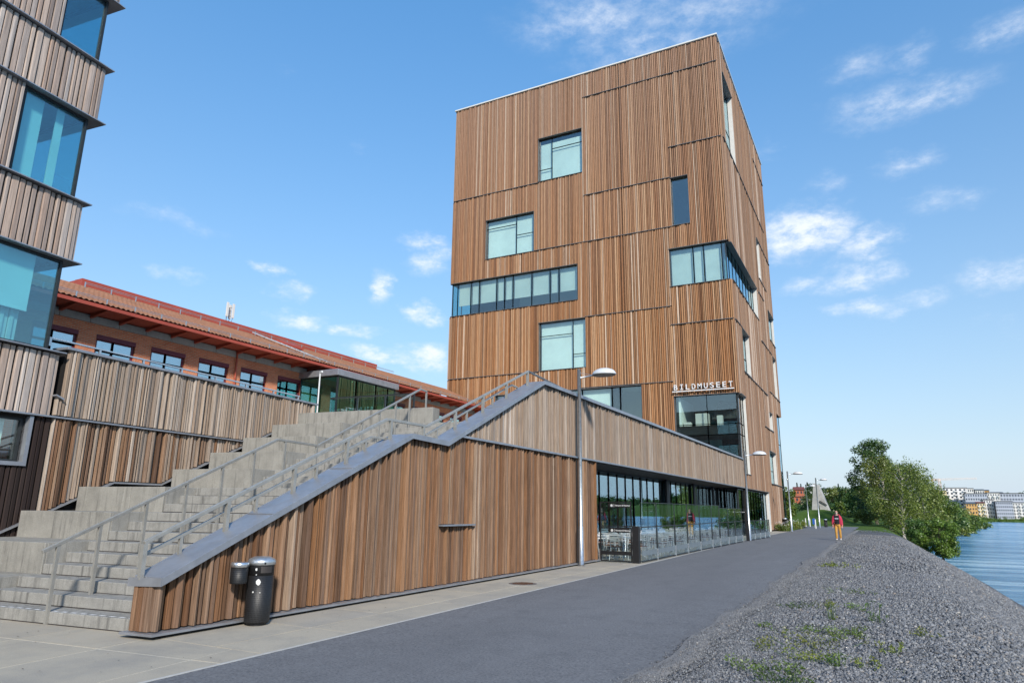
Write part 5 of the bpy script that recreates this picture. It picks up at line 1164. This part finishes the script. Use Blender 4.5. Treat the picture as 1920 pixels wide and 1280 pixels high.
def tree(name, label, loc, h, cw, n, leaf, lm, bm='bark', seed=0, base=.22, droop=0., lean=(0,0), clumps=26, cat='tree', group='trees on the river bank', squash=.8, shape='round', stems=1, trunk_r=None):
    rng = np.random.default_rng(seed + 100); t = thing(name, label, cat, loc, 0, group)
    tr_ = trunk_r or h * .018; mb_ = MB(); tops = []
    for s in range(stems):
        ox = rng.uniform(-.5, .5) * (stems > 1) * h * .05; sw = rng.uniform(-.06, .06, 2) * h
        pts = [(ox, 0, -.4), (ox + sw[0]*.3, sw[1]*.3, h*.2), (ox + lean[0]*.5 + sw[0], lean[1]*.5 + sw[1], h*.5), (lean[0] + sw[0]*.8, lean[1], h*.9)]
        mb_.tube(pts, [tr_*1.25, tr_, tr_*.6, tr_*.12], 8); tops.append(pts)
    C_, R_ = [], []
    clumps = int(clumps * 1.6)
    for k in range(clumps):
        u = (k + .5) / clumps; zf = base + (1 - base) * u ** .85
        if shape == 'cone': wr = (1 - zf) * 1.08 + .05
        elif shape == 'egg': wr = math.sin(math.pi * min(1, max(.05, (zf - base) / (1.06 - base))) ** .75) ** .7
        else: wr = math.sqrt(max(.06, 1 - ((zf - .58) / .46) ** 2))
        a_ = k * 2.4 + rng.uniform(-.5, .5); rr = cw * .5 * wr * rng.uniform(.3, 1.0)
        c_ = np.array([lean[0] * zf + rr * math.cos(a_), lean[1] * zf + rr * math.sin(a_), h * zf]); C_.append(c_); R_.append(cw * rng.uniform(.085, .175) * (1.0 if shape != 'cone' else max(.35, wr)))
        zb = max(.15, zf - .16) * h
        if k % 2 == 0: mb_.tube([(lean[0]*zb/h, lean[1]*zb/h, zb), tuple((np.array([lean[0]*zf, lean[1]*zf, zb]) + c_) / 2 + np.array([0,0,.05*h])), tuple(c_)], [tr_*.42, tr_*.25, tr_*.06], 5)
    mb_.build('trunk', M[bm], t, smooth=True)
    V_, F_ = leaf_cloud(C_, R_, n, leaf, rng, squash, droop)
    V_[:, 2] = np.maximum(V_[:, 2], .05 * h)
    link('crown', np_mesh('crown', V_, F_, M[lm]), t)
    return t
def gz(x, y): return ground_z(x, y)
TREES = [('birch_tree', 'front birch with pale trunk and hanging yellow green crown at the stone bank', 2.35, 102, 9.4, 7.4, 17000, .115, 'leaf_birch', 'bark_birch', .20, 1.4, (.5, 0), 36, 1.15, 1, .17),
    ('birch_tree', 'birch with a forked grey trunk just left of the front birch', 1.2, 112, 10.0, 6.6, 12000, .13, 'leaf_birch', 'bark_birch', .16, 1.2, (-.9, 0), 30, 1.1, 2, .14),
    ('alder_tree', 'tallest dark green tree rising behind the birches', -.6, 121, 12.6, 7.2, 13000, .16, 'leaf_dark', 'bark', .10, .4, (.3, 0), 34, .8, 1, .2),
    ('alder_tree', 'dark tree filling the gap behind the front birch', 3.3, 130, 10.4, 7.6, 9000, .18, 'leaf_dark', 'bark', .05, .5, (0, 0), 26, .8, 1, .18),
    ('birch_tree', 'slender birch with white trunk on the slope right of the front birch', 4.7, 111, 9.6, 6.6, 12000, .13, 'leaf_birch', 'bark_birch', .10, 1.1, (0, 0), 28, 1.1, 1, .13),
    ('willow_tree', 'bright green willow halfway along the wooded bank', 7.9, 140, 9.2, 8.6, 9000, .19, 'leaf_bright', 'bark', .06, .9, (0, 0), 26, .8, 1, .18),
    ('alder_tree', 'dark alder beyond the willow on the wooded bank', 10.4, 162, 8.4, 8.6, 7000, .22, 'leaf_dark', 'bark', .05, .4, (0, 0), 24, .8, 1, .18),
    ('birch_tree', 'white stemmed birch leaning over the water along the bank', 13.6, 186, 8.0, 8.6, 7000, .23, 'leaf_birch', 'bark_birch', .08, .9, (1.0, 0), 24, .9, 1, .16),
    ('willow_tree', 'rounded willow at the water farther along the bank', 17.2, 216, 7.4, 10, 6000, .28, 'leaf_bright', 'bark', .05, .6, (0, 0), 22, .8, 1, .2),
    ('alder_tree', 'dark alder third from the end of the wooded bank', 20.4, 246, 7.6, 11, 5000, .32, 'leaf_dark', 'bark', .05, .4, (0, 0), 22, .8, 1, .2),
    ('willow_tree', 'yellow green willow second from the end of the wooded bank', 24.5, 278, 7.2, 12, 5000, .36, 'leaf_bright', 'bark', .05, .5, (0, 0), 22, .8, 1, .2),
    ('alder_tree', 'last rounded tree at the end of the wooded bank', 29.0, 315, 6.8, 13, 5000, .40, 'leaf_bright', 'bark', .05, .5, (0, 0), 22, .8, 1, .2)]
for k, (nm, lab, x, y, h, cw, n, lf, lm, bm, base, dr, lean, cl, sq, stm, tr_) in enumerate(TREES):
    tree(nm, lab, (x, y, gz(x, y)), h, cw, int(n * (.72 if k < 5 else .9)), lf, lm, bm, k + 1, base, dr, lean, cl, squash=sq, stems=stm, trunk_r=tr_)
tree('bank_bush', 'dense leafy bush low on the stone bank beside the water', (4.2, 68, gz(4.2, 68) + .1), 3.1, 3.3, 9000, .085, 'leaf_bright', 'bark', 13, .12, .2, (0, 0), 26, 'bush', 'bushes on the bank', stems=3, trunk_r=.04)
tree('bank_bush', 'low dark bush at the foot of the birches', (3.9, 92, gz(3.9, 92) + .1), 3.0, 4.0, 5000, .10, 'leaf_dark', 'bark', 14, .12, .2, (0, 0), 18, 'bush', 'bushes on the bank', stems=3, trunk_r=.03)
tree('bank_bush', 'grey green undergrowth left of the forked birch', (-1.8, 108, gz(-1.8, 108) + .05), 1.9, 3.6, 4000, .10, 'leaf_birch', 'bark', 15, .12, .2, (0, 0), 16, 'bush', 'bushes on the bank', stems=3, trunk_r=.03)
# park trees behind the lawn and round the sculpture
park = [(-3.4,150,6.2,5.5,'leaf_dark','dark tree at the right end of the park trees','round'),(-6.0,156,6.0,5.0,'leaf_dark','rounded park tree behind the walking person','round'),(-8.4,160,6.2,5.2,'leaf_birch','pale park tree third from the right','round'),(-10.8,158,5.0,3.6,'leaf_spruce','blue green spruce right of the sculpture','cone'),(-1.0,146,6.5,6.0,'leaf_spruce','dark tree behind the left edge of the birches','round'),(-12.5,170,7.2,5.6,'leaf_dark','tall dark tree close behind the sculpture','round'),(1.0,140,7.0,6.4,'leaf_dark','broad dark tree where lawn meets river bank','round')]
for k, (x, y, h, cw, lm, lab, sh) in enumerate(park):
    x, y, h, cw = x * 1.25, y * 1.25, h * 1.25, cw * 1.25; tree('park_tree', lab, (x, y, gz(x, y)), h, cw, 5000, .20, lm, 'bark', 20 + k, .08, .3, (0,0), 22, group='park trees behind the lawn', shape=sh)
tree('young_tree', 'young staked tree with a black guard on the lawn', (-4.9, 106, gz(-4.9, 106)), 3.0, 1.9, 1500, .09, 'leaf_bright', 'bark', 40, .45, .2, (0,0), 12, group='park trees behind the lawn', trunk_r=.05)
tg = thing('tree_guard', 'black trunk guard standing round the young tree on the lawn', 'tree guard', (-4.9, 106, gz(-4.9, 106))); m_ = MB(); m_.lathe([(.16,0),(.16,1.1)], n=12); m_.build('guard_sleeve', M['black'], tg)
for k, (x, y, h, cw, lab) in enumerate(((-9.6,83,4.3,3.4,'tall shrub against the tower corner'),(-11.6,90,4.6,4.4,'broad shrub behind the planting bed'),(-14.5,98,4.0,5.0,'spreading shrub left of the mound'))):
    tree('garden_shrub', lab, (x, y, gz(x, y)), h, cw, 6000, .11, 'leaf_dark' if k else 'leaf_bright', 'bark', 50 + k, .06, .3, (0,0), 22, 'shrub', 'shrubs past the tower', stems=3, trunk_r=.05)
# flowering plants in the bed past the tower
for k in range(16):
    x, y = -7.6 - .9 * (k % 3) - random.uniform(0, .6), 65.5 + 1.05 * k + random.uniform(-.3, .3)
    r_ = np.random.default_rng(300 + k); t = thing('bed_plant', 'clump of yellow green flowering plants in the bed past the tower', 'plant', (x, y, gz(x, y)), 0, 'plants in the bed past the tower')
    c_ = [(r_.uniform(-.5,.5), r_.uniform(-.5,.5), r_.uniform(.15,.55)) for _ in range(8)]
    V_, F_ = leaf_cloud(c_, [.28] * 8, 900, .05, r_, .9); link('foliage', np_mesh('foliage', V_, F_, M['leaf_yellow' if k % 2 else 'leaf_bright']), t)
    V_, F_ = leaf_cloud([(a, b, c + .35) for a, b, c in c_], [.12] * 8, 60, .035, r_, .9); link('flower_heads', np_mesh('flower_heads', V_, F_, M['sticker']), t, kind='stuff')
# weeds on the stones: (x, y, spread, height, leaves, material, label)
weeds = [(-0.56, 10.96, 0.34, 0.09, 700, 'leaf_bright', 'flat cushion of bright green moss on the stones'), (-0.23, 12.6, 0.14, 0.3, 220, 'leaf_dark', 'small upright green weed right of the tall stalks'), (-0.85, 12.5, 0.1, 0.34, 110, 'leaf_yellow', 'tall reddish yellow weed stalks above the moss'), (-0.9, 10.05, 0.5, 0.1, 700, 'leaf_yellow', 'largest yellow green weed patch below the moss'), (-0.95, 9.1, 0.34, 0.1, 420, 'leaf_yellow', 'yellow patch nearer the camera'), (-1.2, 8.2, 0.38, 0.13, 600, 'leaf_bright', 'green weeds at the bottom edge of the frame'), (-1.05, 7.7, 0.3, 0.14, 420, 'leaf_dark', 'dark green weeds cut by the bottom edge'), (-0.6, 9.05, 0.18, 0.13, 220, 'leaf_bright', 'round green tuft near the bottom'), (-0.08, 10.0, 0.18, 0.1, 200, 'leaf_yellow', 'yellow green sprig right of the moss'), (-1.0, 14.1, 0.24, 0.1, 240, 'leaf_yellow', 'reddish yellow sprigs higher up the stones'), (-0.55, 14.0, 0.24, 0.1, 220, 'leaf_bright', 'loose green sprigs above the upright weed'), (-1.5, 13.9, 0.24, 0.08, 260, 'leaf_dark', 'dark green mat near the grit verge'), (-0.23, 9.2, 0.2, 0.09, 180, 'leaf_yellow', 'pale sprigs at the lower right'), (-1.4, 24.5, 0.5, 0.08, 320, 'leaf_yellow', 'yellow green strip of weeds far up the stones'), (-1.7, 11.4, 0.16, 0.07, 120, 'leaf_bright', 'tiny weed close to the grit verge'), (-0.7, 17.2, 0.4, 0.08, 280, 'leaf_bright', 'thin green patch midway up the stones'), (-0.9, 72, 1.6, 0.15, 900, 'leaf_bright', 'grassy patch at the far end of the stones'), (-1.05, 11.3, 0.45, 0.08, 420, 'leaf_bright', 'scattered green sprigs left of the moss'), (-1.35, 9.6, 0.3, 0.09, 240, 'leaf_yellow', 'yellow sprigs between grit verge and largest patch'), (0.35, 11.6, 0.2, 0.1, 140, 'leaf_yellow', 'single yellow weed farthest right')]
for k, (x, y, s, h, n, lm, lab) in enumerate(weeds):
    r_ = np.random.default_rng(500 + k); t = thing('weed', lab, 'weed', (x, y, bank_z(x, y)), 0, 'weeds on the stone bank')
    cs = [(r_.normal() * s * .55, r_.normal() * s * .55, r_.uniform(.02, h)) for _ in range(14)]
    V_, F_ = leaf_cloud(cs, [max(.03, s * .30)] * 14, int(n * .62), .019 if y < 20 else .035, r_, .6, 0, .4); link('leaves', np_mesh('leaves', V_, F_, M[lm]), t)
    m_ = MB()
    for c_ in cs: m_.tube([(c_[0]*.6, c_[1]*.6, -.01), c_], [.004, .002], 4)
    m_.build('stems', M['leaf_dark'], t, kind='stuff')

# ---------------------------------------------------------------- sculpture, bollards, small things
SCU = (-8.9, 124, 1.4); sc = thing('concrete_sculpture', 'tall leaning grey concrete slabs forming a sculpture on a grass mound', 'sculpture', SCU)
def slab_poly(pts, y0, y1, mt, name):
    m_ = MB(); n = len(pts); m_.v = [(x, y0, z) for x, z in pts] + [(x + .25, y1, z) for x, z in pts]
    m_.f = [tuple(range(n)), tuple(reversed(range(n, 2*n)))] + [(i, n+i, n+(i+1) % n, (i+1) % n) for i in range(n)]; return m_.build(name, M[mt], sc, SCU)
M['sculpt'] = concrete('pale_sculpture_concrete', (.40,.40,.39), .25)
slab_poly([(-9.95,.9),(-9.15,1.5),(-8.75,5.9),(-9.25,6.2)], 123.4, 124.2, 'sculpt', 'left_slab')
slab_poly([(-8.65,1.7),(-7.05,.7),(-8.1,4.2),(-8.75,6.0),(-9.05,5.9)], 124.5, 125.3, 'sculpt', 'right_slab')
m_ = MB(); m_.bar((-8.6, 124.3, 3.4), (-7.55, 124.3, 2.75), .12, .12); m_.build('steel_tie', M['black'], sc, SCU)
m_ = MB(); m_.hexa([(-10.3,123,.6),(-9.2,123,1.35),(-9.0,124,1.4),(-10.1,124,.65),(-10.3,123,.75),(-9.2,123,1.6),(-9.0,124,1.65),(-10.1,124,.8)]); m_.build('plinth_stone', M['rust'], sc, SCU)
for k, (x, y, lab) in enumerate(((-7.75,87.6,'left white bollard of the pair near the path bend'),(-7.35,88.2,'right white bollard of the pair near the path bend'),(-6.0,78.2,'single white bollard beside the planting bed'))):
    b_ = thing('bollard', lab, 'bollard', (x, y, 0), 0, 'white bollards'); m_ = MB(); m_.tube([(0,0,-.1),(0,0,.92)], .06, 10); m_.build('post', M['letter'], b_); m_ = MB(); m_.lathe([(.062,.92),(.05,.95),(.01,.96)], n=10); m_.build('cap', M['galv'], b_)
pb = thing('paper_scrap', 'crumpled white paper left on a stair step', 'litter', LW(-11.2, 9.42, 5 * RIS + .01)); 
r_ = np.random.default_rng(9); m_ = MB(); m_.lathe([(.02,0),(.055,.015),(.06,.035),(.02,.06)], n=9, sx=1.4); m_.v = [(x + r_.uniform(-.012,.012), y + r_.uniform(-.012,.012), z + r_.uniform(-.008,.008)) for x, y, z in m_.v]; m_.build('crumpled_sheet', M['letter'], pb)
M['blue'] = plain('blue_sign_paint', (.02,.10,.40), .4, 0, .05, 4)
bs_ = thing('blue_path_sign', 'small blue sign on a post beside the path bend', 'sign', (-6.6, 84.5, 0)); m_ = MB(); m_.tube([(0,0,-.1),(0,0,1.0)], .03, 8); m_.build('post', M['galv'], bs_); m_ = MB(); m_.box(-.16,.16,-.05,-.03,.35,.95); m_.build('sign_plate', M['blue'], bs_)

# ---------------------------------------------------------------- town beyond the river bend and on the hill
M['plaster_white'] = plain('white_plaster', (.66,.65,.63), .8, 0, .06, .3); M['plaster_grey'] = plain('grey_plaster', (.40,.43,.50), .8, 0, .06, .3); M['plaster_ochre'] = plain('ochre_plaster', (.56,.33,.12), .8, 0, .08, .3); M['plaster_cream'] = plain('cream_plaster', (.66,.55,.33), .8, 0, .06, .3)
M['plaster_red'] = plain('brick_red_facade', (.40,.125,.065), .85, 0, .12, .5); M['roof_grey'] = plain('grey_metal_roof', (.10,.105,.115), .6, .2, .1, .4); M['roof_red'] = plain('brown_red_roof', (.16,.045,.030), .7, 0, .1, .4); M['far_glass'] = plain('far_window_glass', (.035,.045,.06), .15, 0, .2, .5)
def house(label, x0, x1, y0, z0, z1, mt, floors, nwin, dep=14, roof='flat', rm='roof_grey', rz=0, balcony=False, sub=None):
    xc = (x0 + x1) / 2; gy = min(z0, gz(xc, y0)) - .5
    c = (xc, y0, gy); t = thing('apartment_building' if floors > 2 else 'house', label, 'building', c, rz, 'buildings across the water' if x0 > 10 else 'buildings on the hill'); w = x1 - x0
    H = z1 - gy; m_ = MB(); m_.box(-w/2, w/2, 0, dep, 0, H); m_.build('wall', M[mt], t)
    m_ = MB()
    if roof == 'flat': m_.box(-w/2 - .3, w/2 + .3, -.3, dep + .3, H, H + .5)
    else:
        i = len(m_.v); m_.v += [(-w/2-.4,-.5,H),(w/2+.4,-.5,H),(w/2+.4,dep+.5,H),(-w/2-.4,dep+.5,H),(-w/2-.4,dep/2,H+roof),(w/2+.4,dep/2,H+roof)]; m_.f += [(0,1,5,4),(2,3,4,5),(1,2,5),(3,0,4),(3,2,1,0)]
    rf = m_.build('roof', M[rm], t)
    vis = z1 - z0; fh = vis / floors; m_ = MB(); m2 = MB(); ww = w / nwin
    for f_ in range(floors):
        z = H - vis + f_ * fh
        for k in range(nwin): m_.box(-w/2 + (k + .28) * ww, -w/2 + (k + .72) * ww, -.08, .12, z + fh * .30, z + fh * .78)
        if balcony:
            for k in range(0, nwin, 2): m2.box(-w/2 + (k + .08) * ww, -w/2 + (k + .92) * ww, -1.2, .0, z + .05, z + fh * .32)
    for k in range(int(dep // 3.2)):
        for f_ in range(floors):
            z = H - vis + f_ * fh
            for sx in (-w/2, w/2): m_.box(sx - .08, sx + .08, k * 3.2 + .9, k * 3.2 + 2.2, z + fh * .30, z + fh * .78)
    m_.build('windows', M['far_glass'], t, kind='stuff')
    if balcony: m2.build('balconies', M['plaster_white'], t, kind='stuff')
    return t
A_ = [('white apartment block rising highest beside the crane',47,61.5,650,4,21.0,'plaster_white',6,5,'flat',True),('white terraced block with reddish top storeys left of the crane base',34,47,640,4,18.5,'plaster_cream',5,6,'flat',True),
      ('ochre gabled block at the water below the white block',50.5,56.5,550,-1.2,8.0,'plaster_ochre',4,4,1.2,False),('cream block joined to the right of the ochre block',56.8,61.0,551,-1.2,8.4,'plaster_cream',4,3,1.0,True),('tall white balcony block right of the cream block',61.4,67.0,560,-1.4,10.5,'plaster_white',5,4,'flat',True),
      ('pale grey block with many small windows by the water',67.4,76.5,555,-1.5,9.4,'plaster_grey',5,8,'flat',False),('white balcony block at the right edge by the water',77,86,560,-1.5,8.8,'plaster_white',5,6,'flat',True),('long blue grey block in the second row',58,72,630,8,16.2,'plaster_grey',3,9,'flat',False),('white block in the second row with dark roof',72.5,80,632,8,16.8,'plaster_white',3,5,'flat',True),
      ('grey block at the right of the second row',80.5,98,634,8,16.4,'plaster_grey',3,10,'flat',False),('white house with dark roof on the ridge behind the crane jib end',64,71,700,15,22.0,'plaster_white',2,5,'flat',False),('red and white house on the ridge',72,78.5,700,14,20.8,'plaster_white',2,4,1.0,False),('orange house beside the red and white house on the ridge',79,82.5,705,14,20.5,'plaster_ochre',2,3,1.0,False),('low white house at the right end of the ridge',84,92,705,13,18.6,'plaster_white',2,5,1.0,False),('small dark roofed white house low between the trees and the blocks',43,49.8,600,2,10.0,'plaster_white',3,5,1.2,False)]
for lab, x0, x1, y, z0, z1, mt, fl, nw, rf, bal in A_: house(lab, x0, x1, y, z0, z1, mt, fl, nw, 14, rf, 'roof_grey' if mt != 'plaster_cream' else 'roof_red', 0, bal)
B_ = [('tall red brick house with brown roof left on the hill',-42.3,-37.2,420,2,13.4,'plaster_red',4,3,1.8,'roof_red'),('red brick block in front of the tall red house',-41.5,-35.6,400,0,9.3,'plaster_red',3,3,.4,'roof_red'),('cream three storey block with dark windows below the red houses',-35.9,-30.9,390,.2,7.4,'plaster_cream',3,3,'flat','roof_grey'),('white house on the hill directly behind the sculpture',-45.5,-39.9,560,9,18.2,'plaster_white',3,4,1.4,'roof_grey'),('long white house with grey hip roof on the hill',-38.6,-31.3,560,10,17.0,'plaster_white',2,6,1.8,'roof_grey'),('yellow house with dark roof on the hill',-33.6,-27.8,600,12,16.2,'plaster_cream',2,5,1.8,'roof_grey'),('small white house between yellow and orange houses',-27.5,-24.2,600,12,17.4,'plaster_white',2,3,1.2,'roof_grey'),('orange red house on the hill',-23.9,-18.2,600,12,18.6,'plaster_red',2,3,.6,'roof_red'),('grey roofed pale house at the right end of the hill',-20.3,-14.2,620,10,17.6,'plaster_cream',2,4,1.6,'roof_grey')]
for lab, x0, x1, y, z0, z1, mt, fl, nw, rf, rm in B_: house(lab, x0, x1, y, z0, z1, mt, fl, nw, 10, rf, rm)
for k, (x, y, h) in enumerate(((-49.5,520,21),(-45.2,500,19.5),(-40.4,490,20),(-36.7,585,16.5),(-29,640,17.5),(-31,480,11))):
    tree('hill_spruce', ('narrow spruce leftmost on the hill', 'second spruce from the left on the hill', 'spruce just left of the sculpture top', 'spruce between the white hill houses', 'spruce behind the yellow house', 'low spruce below the long white house')[k], (x, y, gz(x, y)), h - gz(x, y) if h - gz(x, y) > 4 else 6, 3.2, 1200, .45, 'leaf_spruce', 'bark', 70 + k, .1, .2, (0,0), 20, group='spruces on the hill', shape='cone')
CR = (45.5, 705, gz(45.5, 705)); cr = thing('tower_crane', 'pale orange tower crane with a long jib above the far roofs', 'crane', CR)
M['crane'] = plain('faded_orange_paint', (.62,.36,.24), .6, 0, .08, .3); M['crane_pale'] = plain('pale_crane_paint', (.70,.60,.54), .6, 0, .05, .3)
def lattice(mb_, p, q, w, n):
    p, q = Vector(p), Vector(q); d = (q - p).normalized(); up = Vector((0,0,1)) if abs(d.z) < .9 else Vector((1,0,0)); r = d.cross(up).normalized() * w / 2; u = r.cross(d).normalized() * w / 2; cs = [r+u, r-u, -r-u, -r+u]
    for c in cs: mb_.bar(p + c, q + c, .22, .22)
    for k in range(n):
        a_, b_ = p + (q - p) * (k / n), p + (q - p) * ((k + 1) / n)
        for i in range(4): mb_.bar(a_ + cs[i], b_ + cs[(i+1) % 4], .14, .14)
m_ = MB(); lattice(m_, (47.8,705,CR[2]), (47.8,705,29), 1.6, 12); m_.build('mast', M['crane'], cr, CR)
m_ = MB(); lattice(m_, (47.8,705,30), (75.2,705,30.6), 1.2, 18); m_.build('jib', M['crane_pale'], cr, CR)
m_ = MB(); lattice(m_, (47.8,705,30), (42.0,705,29.7), 1.2, 5); m_.box(41.5,43.2,704.4,705.6,28.4,29.6); m_.build('counter_jib', M['crane'], cr, CR)
m_ = MB(); m_.box(47.0,48.6,704.2,705.8,28.6,30.4); m_.build('slewing_cab', M['crane_pale'], cr, CR)
# woods: far bank seen in the panes, ridge behind the town, hillside scrub
def wood_mass(name, label, pts, n, size, lm, seed, rr):
    rng = np.random.default_rng(seed); c_ = np.array(pts); V_, F_ = leaf_cloud(c_, rr, n, size, rng, 1.25); o_ = link(name, np_mesh(name, V_, F_, M[lm]), kind='stuff'); tag(o_, label, 'wood')
rng = np.random.default_rng(77)
pts = []; rr = []
for k in range(1500):
    x = rng.uniform(247, 325); y = rng.uniform(60, 1500); h = rng.uniform(8, 17); pts.append((x, y, gz(x, y) + h * .55)); rr.append(h * .48)
wood_mass('far_bank_wood', 'dark mixed wood standing along the opposite river bank', pts, 90000, 1.5, 'leaf_dark', 3, rr)
pts = []; rr = []
for k in range(170):
    x = rng.uniform(84, 190); y = rng.uniform(740, 860); pts.append((x, y, gz(x, y) + 6 + rng.uniform(-2, 4))); rr.append(rng.uniform(3, 5))
wood_mass('ridge_wood', 'dark trees along the ridge behind the town', pts, 14000, 1.1, 'leaf_dark', 4, rr)
pts = []; rr = []
for k in range(130):
    x = rng.uniform(-60, 14); y = rng.uniform(185, 370); pts.append((x, y, gz(x, y) + rng.uniform(.6, 3.2))); rr.append(rng.uniform(1.2, 3.0))
wood_mass('hillside_scrub', 'green scrub and small trees covering the slope below the hill houses', pts, 26000, .38, 'leaf_dark', 5, rr)
pts = []; rr = []
for k in range(90):
    x = rng.uniform(36, 100); y = rng.uniform(516, 538); pts.append((x, y, gz(x, y) + rng.uniform(.1, .8))); rr.append(rng.uniform(.6, 1.5))
wood_mass('shore_scrub', 'low green shrubs along the shore below the far blocks', pts, 6000, .3, 'leaf_bright', 6, rr)
mb = MB(); mb.box(255, 259, 60, 1400, -.5, .1); M['sand'] = plain('pale_shore_road', (.50,.46,.38), .9, 0, .1, .2); mb.build('shore_road', M['sand'], kind='structure')

# dry leaf bits and grit lying on the paving near the stairs
r_ = np.random.default_rng(21); m_ = MB()
for k in range(150):
    x, y = r_.uniform(-11.5, -6.7), r_.uniform(3.2, 20)
    if x < -8.3 and y > 6.0: continue
    s_ = r_.uniform(.006, .018); a_ = r_.uniform(0, 6.28); q = [(x + s_ * math.cos(a_ + t) * (1 if t_i % 2 else .55), y + s_ * math.sin(a_ + t) * (1 if t_i % 2 else .55), .010 + r_.uniform(0, .006)) for t_i, t in enumerate((0, 1.57, 3.14, 4.71))]; m_.poly(q)
M['litter'] = plain('dry_leaf_bits', (.060,.048,.035), .9, 0, .5, 3)
tag(m_.build('pavement_litter', M['litter'], kind='stuff'), 'dark dry leaf bits and grit scattered on the paving', 'litter')
